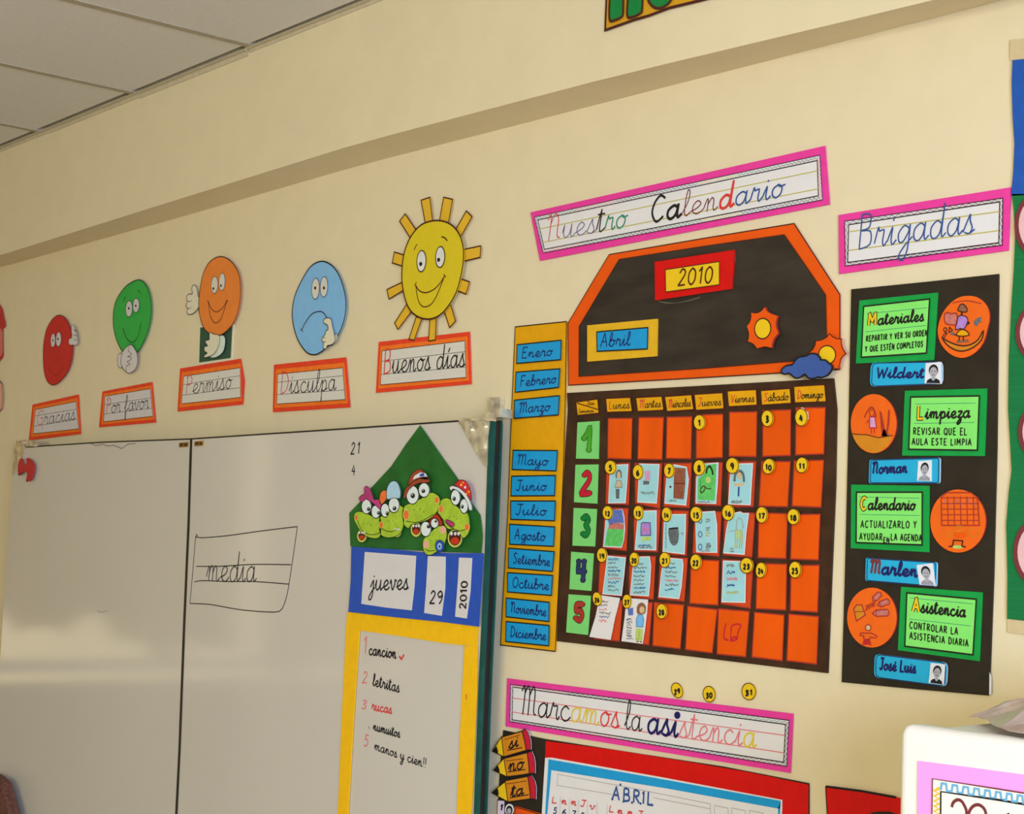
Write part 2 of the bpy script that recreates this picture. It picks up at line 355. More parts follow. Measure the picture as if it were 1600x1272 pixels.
def boxes(name, L, m, **k):
    v = []; f = []
    for b in L:
        i = len(v); v += boxv(*b); f += [tuple(i+j for j in q) for q in BOXF]
    return solid(name, v, f, m, **k)
def lbox(name, b, m, parent, **k):
    """box given in room coordinates, child of a placed thing"""
    o = boxes(name, [b], m, **k); o.parent = parent
    org = parent_loc(parent)
    for v in o.data.vertices: v.co -= org
    return o

# ================================================================== THE ROOM
T_ = .12
boxes('wall_front', [(XL-T_, XR+T_, 0, T_, 0, 3.0)], wall_m, kind='structure')
def wall_with_windows(name, axis, pos, a0, a1, wins, sgn):
    """wall in the plane axis=pos with rectangular openings (a, b, z0, z1)"""
    L = []; x = a0
    for (a, b, z0, z1) in wins:
        L.append((x, a, 0, 3.0)); L.append((a, b, 0, z0)); L.append((a, b, z1, 3.0)); x = b
    L.append((x, a1, 0, 3.0))
    B = []
    for (p, q, z0, z1) in L:
        if axis == 'x': B.append((min(pos, pos+sgn*T_), max(pos, pos+sgn*T_), p, q, z0, z1))
        else: B.append((p, q, min(pos, pos+sgn*T_), max(pos, pos+sgn*T_), z0, z1))
    return boxes(name, B, wall2_m, kind='structure')
wall_with_windows('wall_right', 'x', XR, YB, 0, [(-4.4, -1.8, 1.1, 2.4)], 1)
wall_with_windows('wall_left', 'x', XL, YB, 0, [(-3.2, -.3, 1.0, 2.45)], -1)
wall_with_windows('wall_back', 'y', YB, XL, XR, [(-5.9, -3.3, 1.1, 2.4), (-2.3, .3, 1.1, 2.4)], -1)
boxes('floor', [(XL-T_, XR+T_, YB-T_, T_, -.1, 0)], floor_m, kind='structure')
frame_m = raw('window_frame_paint', 225, 222, 210, rough=.4)
def window(n, axis, pos, a, b, z0, z1):
    L = []; r = .03
    segs = [(a, a+.05, z0, z1), (b-.05, b, z0, z1), (a, b, z0, z0+.05), (a, b, z1-.05, z1), ((a+b)/2-.025, (a+b)/2+.025, z0, z1)]
    for p, q, c, d in segs:
        L.append((pos-r, pos+r, p, q, c, d) if axis == 'x' else (p, q, pos-r, pos+r, c, d))
    boxes('window_%d' % n, L, frame_m, kind='structure')
window(1, 'x', XR+.06, -4.4, -1.8, 1.1, 2.4); window(2, 'x', XL-.06, -3.2, -.3, 1.05, 2.45)
window(3, 'y', YB-.06, -5.9, -3.3, 1.1, 2.4); window(4, 'y', YB-.06, -2.3, .3, 1.1, 2.4)
# pleated curtain in front of the left window (seen only as a reflection in the whiteboard)
curt_m = raw('yellow_curtain_cloth', 235, 205, 110, rough=.8, noise=.04)
nt = curt_m.node_tree; tr = nt.nodes.new('ShaderNodeBsdfTranslucent'); ad = nt.nodes.new('ShaderNodeMixShader'); ad.inputs[0].default_value = .55
tr.inputs[0].default_value = (.42, .32, .08, 1)
nt.links.new(nt.nodes['Principled BSDF'].outputs[0], ad.inputs[1]); nt.links.new(tr.outputs[0], ad.inputs[2]); nt.links.new(ad.outputs[0], nt.nodes['Material Output'].inputs[0])
def curtain(y0, y1, z0, z1, label, z0b=None):
    v = []; f = []; n = 60
    for i in range(n+1):
        y = y0+(y1-y0)*i/n; x = XL+.09+.03*math.sin(i*.9)+.01*math.sin(i*2.3)
        v += [(x, y, z0+((z0b or z0)-z0)*i/n+.05*math.sin(i*.33)+.03*math.sin(i*.8+1)+.012*math.sin(i*1.9)), (x, y, z1)]
        if i: f.append((2*i-2, 2*i, 2*i+1, 2*i-1))
    o = solid('curtain', v, f, curt_m, loc=Vector((XL+.09, (y0+y1)/2, z0)))
    sd = o.modifiers.new('cloth', 'SOLIDIFY'); sd.thickness = .003
    rod = None
    return tag(o, label, 'curtain', 'yellow curtains at the left window')
curtain(-1.97, -.2, 1.10, 2.5, 'yellow pleated curtain on the half of the left window nearer the whiteboard', 1.42)
curtain(-3.35, -2.09, 1.06, 2.5, 'yellow pleated curtain on the half of the left window away from the whiteboard')

# ceiling: exposed grid, boards laid in it
ce = boxes('ceiling', [(XL, XR, YB, 0, HC+.03, HC+.08)], ceil_m, kind='structure')
tile_me = bpy.data.meshes.new('ceiling_tile')
tile_me.from_pydata(boxv(-.288,.288,-.288,.288,0,.015), [], BOXF); tile_me.materials.append(ceil_m)
x0 = -4.60+.3; ys = [-.72+.3-.6*k for k in range(0, 10)]
xs = [x0+.6*k for k in range(-4, 12)]
for x in xs:
    if x-.3 < XL or x+.3 > XR: continue
    for y in ys:
        if y-.3 < YB: continue
        t = bpy.data.objects.new('ceiling_tile', tile_me); C.objects.link(t); t.parent = ce
        t.location = (x, y, HC+.002)
        t.rotation_euler = (random.uniform(-.002,.002), random.uniform(-.002,.002), 0)
for k in range(-4, 13):
    xb = -4.60+.6*k
    if XL < xb < XR: boxes('grid_bar', [(xb-.012, xb+.012, YB, -.11, HC-.001, HC+.012)], grid_m).parent = ce
for k in range(0, 10):
    boxes('cross_bar', [(XL, XR, -.72-.6*k-.012, -.72-.6*k+.012, HC-.0005, HC+.012)], grid_m).parent = ce

# beam along the top of the wall, following its slightly uneven plaster edge
HB = .405*DIST+EYE
low = [(-90,440),(0,418),(280,340),(560,259),(1060,131),(1550,5),(1760,-50)]
upp = [(-90,424),(0,399),(280,311),(560,224),(960,119),(1460,0),(1700,-60)]
def ray_at_z(px, py, z):
    d = M3T @ Vector(((px-800)/F, (py-636)/F, 1)); t = (z-EYE)/(-d[1]); return Vector((d[0]*t, d[2]*t-DIST, z))
PR = .11
def beam_low_z(X):
    L = [W(*p) for p in low]
    for a, b in zip(L, L[1:]):
        if a.x <= X <= b.x: return a.z+(b.z-a.z)*(X-a.x)/(b.x-a.x)
    return L[0].z if X < L[0].x else L[-1].z
def beam_front_z(X):
    L = [W(px, py, PR) for px, py in upp]
    for a, b in zip(L, L[1:]):
        if a.x <= X <= b.x: return a.z+(b.z-a.z)*(X-a.x)/(b.x-a.x)
    return L[0].z if X < L[0].x else L[-1].z
v = []; f = []; st = [XL]+[-5.4+.2*i for i in range(26)]+[XR]
for i, X in enumerate(st):
    v += [(X, 0, beam_low_z(X)), (X, -PR, beam_front_z(X)), (X, -PR, HC+.05), (X, 0, HC+.05)]
    if i:
        a = 4*(i-1); b = 4*i
        for j in range(4): f.append((a+j, a+(j+1)%4, b+(j+1)%4, b+j))
f += [(0,3,2,1), (len(v)-4, len(v)-3, len(v)-2, len(v)-1)]
tag(solid('trim_1', v, f, wall_m, kind='structure'), 'cream plaster beam running along the top of the wall')
# wall angle under the ceiling edge, in slightly uneven lengths
tr2 = bpy.data.objects.new('trim_2', None); C.objects.link(tr2); tag(tr2, 'thin metal wall angle where ceiling meets beam', kind='structure')
xs_ = [XL, -4.55, -3.98, -3.42, -2.4, -1.2, 0, XR]
for i, (a, b) in enumerate(zip(xs_, xs_[1:])):
    dz = [0, -.002, -.005, .001, 0, 0, 0][i]
    boxes('angle_strip', [(a, b-.003, -PR-.003, -PR, HC-.011+dz, HC+.0), (a, b-.003, -PR-.014, -PR, HC-.003+dz*.3, HC-.001+dz*.3)], angle_m).parent = tr2

# ================================================================== WHITEBOARD
HB_ = .055
wb = thing('whiteboard', 'large two-panel whiteboard with green metal edge and handwriting on it', 'whiteboard', (400, 1000))
s = Sheet(); s.slab([(38,700),(160,692),(297,687),(293,820),(286,980),(279,1170),(274,1272),(270,1380),(-22,1380),(-10,1200),(-1,1060),(8,900),(19,760),(24,722)], HB_, .03, board_m, dark_m); s.build('left_panel', wb)
s = Sheet(); s.slab([(300,687),(540,671),(766,656),(762,735),(757,870),(748,1060),(740,1272),(735,1380),(273,1380),(277,1272),(282,1170),(289,980),(296,820)], HB_, .03, board_m, dark_m); s.build('right_panel', wb)
s = Sheet(); s.line([(36,699),(160,691),(297,686),(540,670),(722,657.5)], HB_+.0006, dark_m, .0035)
s.line([(298.5,687),(294.5,820),(287.5,980),(280.5,1170),(275.5,1272),(272,1380)], HB_+.0008, dark_m, .012)
s.build('edge_strip', wb, 'dark strip along top edge and centre seam')
def wall_slab(s, P, h, m, side=None):
    """slab whose outline is fixed where it meets the wall and stands h proud of it"""
    V0 = [W(x, y, 0) for x, y in P]; i = len(s.v); n = len(P)
    s.v += [Vector((p.x, -h, p.z)) for p in V0]+[Vector((p.x, -.001, p.z)) for p in V0]
    s.f.append(list(range(i, i+n))); s.mi.append(s._m(m)); s._fix(); top = s.f[-1]
    for k in range(n):
        p, q = top[k], top[(k+1) % n]; s.f.append([p, p+n, q+n, q]); s.mi.append(s._m(side or m))
    return s
s = Sheet(); s.slab([(764,658),(770.5,657),(766.5,735),(761.5,870),(752.5,1060),(744.5,1272),(739.5,1380),(735,1380),(740,1272),(748,1060),(757,870),(761,735)], HB_+.004, .008, green_me); s.build('edge_channel', wb, 'green painted edge channel')
s = Sheet(); s.slab([(778,657),(783,657),(780,735),(774,900),(765,1100),(759,1272),(755,1380),(750,1380),(754,1272),(760,1100),(769,900),(775,735)], .03, .004, green_me); s.build('edge_channel', wb, 'green painted edge channel')
s = Sheet(); wall_slab(s, [(60,700),(300,690),(540,676),(786.5,662),(784,735),(777,900),(768,1100),(762,1272),(758,1380),(0,1380),(10,1200)], .024, green_me, green_me); s.build('backboard', wb, 'green back leaf of the board')
s = Sheet(); s.slab([(773,657),(778,657),(775,735),(769,900),(760,1100),(754,1272),(750,1380),(742,1380),(747,1272),(755,1060),(764,870),(769,735)], .0275, .001, dark_m)
s.slab([(775,660),(777.5,660),(774,724),(771.5,724)], .034, .006, steel_m); s.slab([(767.5,800),(769,800),(764,980),(762,980)], .034, .006, steel_m)
s.slab([(752.5,1116),(754.5,1116),(752,1155),(750,1155)], .034, .006, steel_m)
s.build('hinge_gap', wb, 'dark gap with steel hinge strips between the green channels')
# right corner bracket
z = lambda P: Q(700, 600, 9.08, P)
s = Sheet(); s.slab(z([(150,500),(250,498),(590,500),(585,545),(560,760),(548,1165),(525,1172),(375,930),(190,590),(155,560)]), HB_+.006, .003, steel_m)
s.slab(z([(145,490),(400,488),(590,492),(590,522),(150,522)]), HB_+.014, .016, steel_m)
s.flat(z([(400,485),(570,400),(640,400),(650,490)]), HB_+.008, steel_m)
br = s.build('corner_bracket', wb, 'galvanised steel triangular corner bracket')
for (cx, cy, r) in [(285,640,50),(480,595,42),(465,890,52)]:
    s = Sheet(); s.slab(z(ell(cx,cy,r*.85,r,16)), HB_+.011, .006, steel_m); s.build('bolt_head', br)
s = Sheet(); s.slab(z([(572,190),(740,188),(735,370),(640,380),(640,470),(580,470)]), .012, .010, steel_m)
pv = s.build('pivot_plate', wb, 'steel wall plate at top right corner')
s = Sheet(); s.slab(z(ell(640,265,42,42,14)), .02, .009, steel_m); s.build('bolt_head', pv)
s = Sheet(); s.slab(z([(600,360),(660,355),(735,352),(738,470),(650,480),(600,500)]), .065, .03, steel_m); s.slab(z([(735,352),(795,352),(790,470),(825,470),(825,490),(650,495),(738,470)]), .04, .012, steel_m); s.build('pivot_block', pv)
# left corner bracket
z = lambda P: Q(0, 670, 11.567, P)
s = Sheet(); s.slab(z([(250,300),(470,300),(450,340),(390,520),(300,680),(225,850),(225,760),(240,480)]), HB_+.004, .003, steel_m)
s.slab(z([(290,210),(560,205),(620,300),(620,320),(460,320),(290,300)]), HB_+.008, .02, steel_m); br = s.build('corner_bracket', wb, 'tarnished steel corner bracket')
s = Sheet(); s.slab(z(ell(360,255,48,42,14)), HB_+.02, .012, steel_m); s.build('bolt_head', br)
for (x0_, y0_) in [(280,691),(304,689)]:
    s = Sheet(); s.slab([(x0_,y0_+1),(x0_+13,y0_),(x0_+12.5,y0_+7),(x0_-.5,y0_+8)], HB_+.004, .003, brass_m)
    for k in (2.5, 9): s.slab(ell(x0_+k, y0_+4, 1.1, 1.6, 8), HB_+.006, .003, dark_m)
    s.build('latch_plate', wb, 'small brass latch plate')
# marker writing on the board
hI = HB_+.0006
s = Sheet()
z = lambda P: Q(0, 640, 2.0125, P)
for P in ([(622,398),(615,402),(606,510),(597,610)], [(614,400),(640,403),(720,396),(820,382),(935,368)], [(597,610),(660,613),(760,630),(860,637),(885,628),(893,612)], [(935,368),(922,460),(913,520),(903,580),(893,614)],
          [(617,493),(690,493),(800,487),(915,488)], [(611,542),(640,538),(720,541),(800,541),(908,549)]):
    s.line(z(P), hI, ink_m, .0022, sm=True)
s.text('media', (322,908), (399,909.5), 24, hI+.0001, ink_m, .0028)
s.build('marker_writing', wb, 'word written between two ruled lines in a hand-drawn box')
s = Sheet(); s.text('21', (547,710), (562,709), 9, hI, ink_m, .003, gap=.35); s.text('4', (548.5,743), (555,743), 8, hI, ink_m, .0025)
s.build('marker_writing', wb, 'small handwritten numbers')
s = Sheet()
s.line([(142,693),(150,696.5),(160,694),(168,697),(178,696),(190,701),(200,694),(212,693)], hI, ink_gr, .002); s.line([(152,955),(160,957),(168,954)], hI, ink_gr, .0015)
s.build('marker_writing', wb, 'small handwritten numbers and smudges')
z = lambda x, y: (520+x/2.943, 840+y/2.943)
s = Sheet()
s.text('1', z(135,532), z(156,532), 13, hI, ink_pink, .003); s.text('cancion', z(165,538), z(290,556), 9.5, hI, ink_m, .0035)
s.line([z(305,545), z(315,560), z(328,538)], hI, ink_red, .004)
s.build('marker_writing', wb)
s = Sheet()
s.text('2', z(132,668), z(158,670), 9, hI, ink_pink, .0025); s.text('letritas', z(182,680), z(305,712), 9.5, hI, ink_m, .003)
s.build('marker_writing', wb)
s = Sheet()
s.text('3', z(128,788), z(155,790), 7, hI, ink_pink, .0025); s.text('rucas', z(178,792), z(270,810), 8, hI, ink_red, .003)
s.build('marker_writing', wb)
s = Sheet()
s.text('numuitos', z(185,885), z(308,920), 7.5, hI, ink_m, .003); s.line([z(165,868), z(167,880)], hI, ink_gr, .002)
s.build('marker_writing', wb)
s = Sheet()
s.text('5', z(140,958), z(163,962), 9, hI, ink_pink, .0025); s.text('manos y cien!!', z(190,975), z(428,1060), 8, hI, ink_m, .0025)
s.build('marker_writing', wb, 'handwritten list of the day with red numbers')

# ---------------- red magnet at the board's top left corner
z = lambda P: Q(0, 670, 11.567, P)
s = Sheet(); s.slab(z(smooth([(370,535),(400,560),(415,640),(450,650),(480,620),(475,540),(500,530),(560,570),(605,650),(610,720),(590,830),(550,930),(475,945),(480,870),(490,800),(440,775),(380,810),(335,840),(320,780),(325,680),(340,590)], True, 3)), HB_+.0115, .004, mat('red_magnet_plastic', 150, 40, 32, rough=.5, spec=.1, E=EL))
s.line(z([(335,840),(375,822),(412,800)]), HB_+.0125, ink_br, .004); s.line(z([(475,943),(500,940)]), HB_+.0125, ink_br, .006)
s.build('magnet', None, 'red curved magnet on the top left corner of the whiteboard', 'magnet')

# ================================================================== POLITENESS FACES
hf = .008
def face_eyes(root, zf, eyes, pups, h, wm, w=.0015, pr=1.6, name='eye'):
    for (cx, cy, rx, ry), (px_, py_) in zip(eyes, pups):
        s = Sheet(); P = zf(ell(cx, cy, rx, ry, 22, .05)); s.slab(P, h, .0008, wm); s.ring(P, h+.0002, ink_m, w)
        s.flat(zf(ell(px_, py_, rx*.28*pr/1.6, ry*.16*pr/1.6, 12)), h+.0004, ink_m); s.build(name, root)
hand_l = mat('white_hand_card_left', 172, 158, 132, E=EL, noise=.02)
# red
z = lambda P: Q(50, 480, 9.789, P)
P = z([(410,122),(480,145),(530,200),(575,300),(605,420),(618,560),(615,700),(600,820),(565,930),(520,1020),(450,1110),(380,1170),(310,1192),(245,1150),(205,1070),(180,950),(170,800),(170,640),(185,500),(215,360),(260,260),(330,165)])
r = thing('face_cutout', 'red oval smiling paper face with a raised thumb, leftmost of the faces', 'paper face', (92,548), 'round paper faces above the whiteboard')
s = Sheet(); P = smooth(P, True, 3); s.slab(P, hf, .002, redl_m); s.ring(P, hf+.0004, ink_br, .0022)
s.line(z([(260,930),(300,1010),(380,1050),(450,960),(480,840)]), hf+.0004, ink_br, .0012, sm=True); s.line(z([(385,790),(410,850),(440,790)]), hf+.0003, ink_br, .001); s.build('head', r)
face_eyes(r, z, [(320,508,33,106),(405,490,38,112)], [(320,508),(397,487)], hf+.002, white_pl, .0012)
s = Sheet(); P = z(smooth([(560,530),(575,480),(603,475),(612,420),(600,360),(612,290),(628,265),(648,300),(652,350),(672,372),(685,410),(690,450),(700,500),(692,560),(660,585),(620,575),(580,575)], True, 3))
s.slab(P, hf+.003, .001, hand_l); s.ring(P, hf+.0035, ink_gr, .0015)
for a in ((640,360),(640,430),(645,500)): s.line(z([a,(a[0]+25,a[1]-8),(a[0]+42,a[1]+12)]), hf+.0036, ink_m, .0015)
s.build('hand', r)
# green
z = lambda P: Q(0, 400, 4.24, P)
r = thing('face_cutout', 'green oval smiling paper face with two clasped hands under its chin', 'paper face', (206,490), 'round paper faces above the whiteboard')
s = Sheet(); P = z(smooth([(918,157),(965,190),(990,250),(1001,330),(998,410),(975,510),(940,590),(905,640),(860,655),(815,635),(778,570),(755,490),(749,410),(758,330),(785,265),(840,195)], True, 3))
s.slab(P, hf, .002, greenl_m); s.ring(P, hf+.0004, ink_m, .0028)
s.line(z([(812,480),(818,492),(825,480)]), hf+.0005, ink_m, .0015)
s.line(z([(817,488),(835,540),(870,572),(905,550),(925,490),(934,440)]), hf+.0005, ink_m, .002, sm=True); s.line(z([(822,302),(822,285),(832,270)]), hf+.0005, ink_m, .002); s.line(z([(912,228),(924,236),(928,254)]), hf+.0005, ink_m, .002)
s.build('head', r)
face_eyes(r, z, [(854,350,21,53),(901,328,20,48)], [(853,347),(899,330)], hf+.002, white_pl, .0015)
s = Sheet(); P = z(smooth([(803,645),(785,655),(778,700),(788,738),(806,737),(812,690)], True, 3)); s.slab(P, hf+.002, .001, hand_l); s.ring(P, hf+.0025, ink_m, .0015); s.build('hand', r)
s = Sheet(); P = z(smooth([(862,586),(890,612),(907,650),(910,700),(895,750),(855,778),(822,755),(802,715),(803,670),(818,625)], True, 3)); s.slab(P, hf+.004, .001, hand_l); s.ring(P, hf+.0045, ink_m, .0018)
s.line(z([(862,590),(848,625),(872,650),(845,668),(870,672),(862,690),(842,700),(862,716),(838,730),(835,765)]), hf+.0046, ink_m, .0015, sm=True); s.build('hand', r)
# orange
z = lambda P: Q(260, 380, 4.543, P)
r = thing('face_cutout', 'orange oval smiling paper face on a dark green card, one hand waving', 'paper face', (343,480), 'round paper faces above the whiteboard')
wm_ = mat('white_hand_card', 205, 190, 150, E=(.66,.58,.44), noise=.02)
s = Sheet(); s.slab(z([(229,585),(480,575),(466,830),(222,868)]), .003, .002, wm_); s.flat(z([(240,598),(468,588),(456,815),(232,848)]), .0035, mat('dark_green_backing', 48, 72, 48, E=EM, noise=.06)); s.build('backing_card', r, 'dark green card with white edge')
s = Sheet(); P = z(smooth([(370,96),(430,108),(480,155),(515,225),(525,310),(522,400),(505,490),(478,560),(430,620),(370,658),(310,645),(265,600),(238,520),(229,430),(240,320),(262,215),(305,135)], True, 3))
s.slab(P, hf+.001, .002, orangel_m); s.ring(P, hf+.0014, ink_m, .0025)
s.line(z([(297,415),(320,465),(355,488),(395,465),(415,435),(430,408)]), hf+.0016, ink_br, .002, sm=True); s.line(z([(297,415),(308,500),(328,550),(352,567),(385,540),(408,480),(430,408)]), hf+.0016, ink_br, .002, sm=True)
s.line(z([(290,408),(302,420)]), hf+.0016, ink_br, .002); s.line(z([(422,404),(437,414)]), hf+.0016, ink_br, .002); s.build('head', r)
face_eyes(r, z, [(341,297,23,61),(394,274,21,62)], [(333,322),(387,302)], hf+.003, white_pm, .0013)
s = Sheet(); P = z(smooth([(190,298),(210,305),(219,340),(224,375),(238,400),(232,445),(205,485),(170,507),(145,495),(150,465),(138,442),(150,415),(142,385),(158,362),(184,360),(180,322)], True, 3)); s.slab(P, hf-.002, .001, wm_); s.ring(P, hf-.0015, ink_m, .0018)
for a in ((150,412),(148,462)): s.line(z([a,(a[0]+15,a[1]+4),(a[0]+28,a[1]-6)]), hf-.0014, ink_m, .0015)
s.build('hand', r)
s = Sheet(); P = z(smooth([(380,660),(410,665),(412,720),(395,775),(350,808),(310,806),(350,770),(372,720)], True, 3)); s.slab(P, hf+.003, .001, mat('pale_cuff', 190, 192, 160, E=EM)); s.build('cuff', r)
s = Sheet(); P = z(smooth([(312,630),(330,645),(365,650),(378,665),(372,720),(350,770),(315,800),(268,812),(272,795),(290,780),(270,765),(272,735),(293,730),(278,705),(282,690),(305,685),(305,650)], True, 3)); s.slab(P, hf+.005, .001, wm_); s.ring(P, hf+.0055, ink_m, .0015); s.build('hand', r)
# blue
r = thing('face_cutout', 'light blue oval paper face with a sad mouth and one finger at it', 'paper face', (498,482), 'round paper faces above the whiteboard')
s = Sheet(); P = z(smooth([(1090,130),(1150,142),(1210,200),(1252,300),(1275,420),(1262,540),(1220,650),(1150,730),(1085,780),(1040,792),(990,770),(935,690),(903,590),(893,490),(910,380),(955,275),(1020,170)], True, 3))
s.slab(P, hf, .002, bluel_m); s.ring(P, hf+.0004, ink_m, .0032)
s.line(z([(952,606),(960,618),(968,630)]), hf+.0005, ink_m, .002); s.line(z([(960,618),(985,565),(1030,505),(1080,485),(1115,495),(1145,540)]), hf+.0005, ink_m, .0025, sm=True); s.build('head', r)
face_eyes(r, z, [(1058,323,27,75),(1118,310,26,73)], [(1056,318),(1118,318)], hf+.002, white_pm, .0016)
s = Sheet(); P = z(smooth([(1200,645),(1212,650),(1205,695),(1180,722),(1160,725),(1185,690)], True, 3)); s.slab(P, hf+.002, .001, wm_); s.ring(P, hf+.0025, ink_m, .0012); s.build('cuff', r)
s = Sheet(); P = z(smooth([(1120,540),(1145,530),(1168,540),(1178,590),(1192,645),(1196,690),(1175,720),(1142,728),(1130,752),(1112,742),(1115,712),(1104,690),(1108,668),(1128,645),(1130,625),(1148,612),(1142,580),(1118,568)], True, 3)); s.slab(P, hf+.004, .001, wm_); s.ring(P, hf+.0045, ink_m, .0018); s.line(z([(1112,668),(1125,672)]), hf+.0046, ink_m, .0015); s.line(z([(1114,700),(1132,702)]), hf+.0046, ink_m, .0015); s.build('hand', r)
# sun
z = lambda P: Q(560, 290, 3.854, P)
r = thing('paper_sun', 'large yellow paper sun with twelve rays and an open smile', 'paper sun', (677,420))
for q in [[(377,88),(430,70),(448,225),(404,235)],[(513,70),(567,83),(541,230),(487,220)],[(650,152),(684,188),(612,315),(580,275)],[(737,363),(733,432),(625,458),(628,386)],[(669,580),(648,654),(590,630),(612,560)],[(585,815),(549,856),(515,750),(550,700)],[(468,795),(464,930),(422,936),(432,790)],[(382,800),(335,932),(304,925),(348,790)],[(318,760),(238,866),(218,828),(290,715)],[(275,628),(184,684),(172,626),(268,580)],[(275,488),(204,466),(216,400),(285,422)],[(315,320),(248,214),(281,170),(352,275)]]:
    s = Sheet(); P = z(q); s.slab(P, .006, .002, ray_m); s.ring(P, .0064, ink_br, .0028); s.build('sun_ray', r)
s = Sheet(); P = z(smooth([(455,211),(520,217),(570,245),(608,295),(630,365),(632,450),(618,540),(590,640),(545,720),(490,780),(430,804),(370,795),(315,755),(280,680),(262,570),(266,460),(285,375),(320,300),(380,235)], True, 3))
s.slab(P, .011, .003, sunyel_m); s.ring(P, .0114, ink_br, .0036)
s.line(z([(345,600),(365,632),(405,645),(450,628),(490,590),(518,545)]), .0116, ink_br, .0026, sm=True); s.line(z([(345,600),(355,670),(372,715),(400,731),(440,712),(475,655),(518,545)]), .0116, ink_br, .0024, sm=True)
s.line(z([(338,603),(350,580)]), .0116, ink_br, .0022); s.line(z([(513,533),(526,552)]), .0116, ink_br, .0022); s.line(z([(335,388),(345,365),(354,352)]), .0116, ink_br, .0022); s.line(z([(500,308),(520,315),(535,333)]), .0116, ink_br, .0028, sm=True)
s.build('head', r)
face_eyes(r, z, [(379,455,27,64),(492,430,27,63)], [(375,472),(483,447)], .013, mat('sun_eye_white', 212,205,190, E=(.72,.66,.56)), .0024, pr=2.0)

# ---------------- word cards under the faces
def word_card(txt, label, zf, outer, inner, rules, base, xh, wm, w=.002, extra=None):
    c = zf([outer[0]])[0]
    r = thing('word_card', label, 'word card', zf([lerp(outer[0], outer[2], .5)])[0], 'orange framed courtesy word cards')
    o4 = outer if len(outer) == 4 else [outer[0], outer[1], outer[3], outer[4]]
    s = Sheet(); s.slab(zf(outer), .0045, .002, redb_m); s.build('red_border', r)
    s = Sheet(); s.slab(zf(mid(o4, inner, .5)), .0058, .001, orangeb_m); s.build('orange_border', r)
    s = Sheet(); s.slab(zf(inner), .0072, .001, wm); s.ring(zf(inner), .0074, ink_br, .0014)
    for a, b in rules: s.line(zf([a, b]), .0075, ink_m, .001)
    s.build('word_paper', r)
    s = Sheet(); a, b = zf(base)
    ms = [ink_red if k == 0 else ink_m for k in range(len(txt))]
    s.text(txt, a, b, xh, .0077, ink_m, w, mats=ms)
    if extra: s.line(zf(extra), .0077, ink_m, .0012)
    s.build('lettering', r)
z = lambda P: Q(0, 400, 4.24, P)
word_card('Gracias', 'leftmost orange framed word card, just above the whiteboard corner', z, [(215,985),(518,918),(533,1180),(190,1222)], [(235,1018),(502,965),(520,1145),(220,1178)], [((232,1060),(505,1015)), ((226,1128),(512,1082))], [(243,1125),(495,1083)], 11.5, white_pl, .002)
word_card('Por favor', 'orange framed word card under the green face', z, [(678,898),(1005,835),(1030,1103),(655,1135)], [(695,930),(995,880),(1012,1062),(687,1098)], [((693,985),(1000,940)), ((690,1048),(1006,1008))], [(698,1047),(982,1008)], 12.5, white_pl, .0022)
z = lambda P: Q(260, 380, 4.543, P)
word_card('Permiso', 'orange framed word card under the orange face', z, [(97,890),(525,820),(552,980),(540,1145),(78,1195)], [(122,945),(522,885),(525,1095),(108,1140)], [((118,1005),(524,940)), ((113,1080),(525,1025))], [(130,1078),(460,1030)], 15, white_pm, .0022)
word_card('Disculpa', 'orange framed word card under the light blue face', z, [(763,863),(1272,810),(1302,1165),(755,1200)], [(790,930),(1250,885),(1268,1110),(783,1142)], [((788,988),(1255,940)), ((785,1075),(1262,1042))], [(803,1072),(1200,1042)], 17, white_pm, .0024, [(1100,1030),(1101,1115)])
z = lambda P: Q(560, 290, 3.854, P)
word_card('Buenos días', 'orange framed word card touching the lower rays of the yellow sun', z, [(122,942),(668,880),(678,1195),(105,1248)], [(143,995),(640,935),(648,1155),(133,1200)], [((140,1058),(643,1000)), ((137,1138),(646,1092))], [(145,1136),(638,1090)], 19, white_pm, .0032)

# ================================================================== DATE HOUSE ON THE BOARD
hd = HB_+.004
dc = thing('date_chart', 'paper house with green roof, five cartoon frogs and blue date band on the whiteboard', 'date chart', (650,820), h=HB_)
z = lambda P: Q(520, 610, 4.386, P)
s = Sheet(); s.slab(z([(597,240),(640,300),(740,445),(850,600),(950,770),(1008,855),(1018,930),(1024,1000),(1015,1115),(800,1110),(620,1100),(380,1088),(130,1075),(120,1065),(112,840),(180,770),(270,660),(400,520),(500,370)]), hd, .0015, roof_m); s.build('roof', dc)
z = lambda P: Q(520, 840, 2.943, P)
s = Sheet(); s.slab(z([(85,42),(250,52),(420,68),(560,72),(690,72),(680,240),(668,410),(500,388),(300,368),(70,342),(72,330),(82,200)]), hd+.003, .002, bluec_m); s.build('blue_band', dc)
for q in ([(147,66),(382,84),(375,220),(362,335),(245,322),(131,305)], [(437,85),(518,88),(516,230),(500,360),(420,347),(430,210)], [(580,92),(640,94),(632,250),(615,372),(562,364),(575,200)]):
    s = Sheet(); s.slab(z(q), hd+.005, .001, mat('date_slip_paper', 205, 198, 190, E=(.74,.69,.6), noise=.01)); s.build('date_slip', dc)
z1 = lambda x, y: (520+x/2.943, 840+y/2.943)
s = Sheet(); s.text('jueves', z1(172,242), z1(345,238), 15, hd+.0056, ink_m, .0035); s.build('lettering', dc); s = Sheet(); s.text('29', z1(442,303), z1(503,306), 10, hd+.0056, ink_m, .0035); s.build('lettering', dc); s = Sheet(); s.text('2010', z1(611,330), z1(620,200), 5, hd+.0056, ink_m, .0035, up=(-1,0), slant=0); s.build('lettering', dc)
def shp(s, zf, P, h, m, ink=ink_m, w=.0012, sm=True, t=.001):
    P = zf(smooth(P, True, 3) if sm else P); s.slab(P, h, t, m)
    if ink: s.ring(P, h+.0002, ink, w)
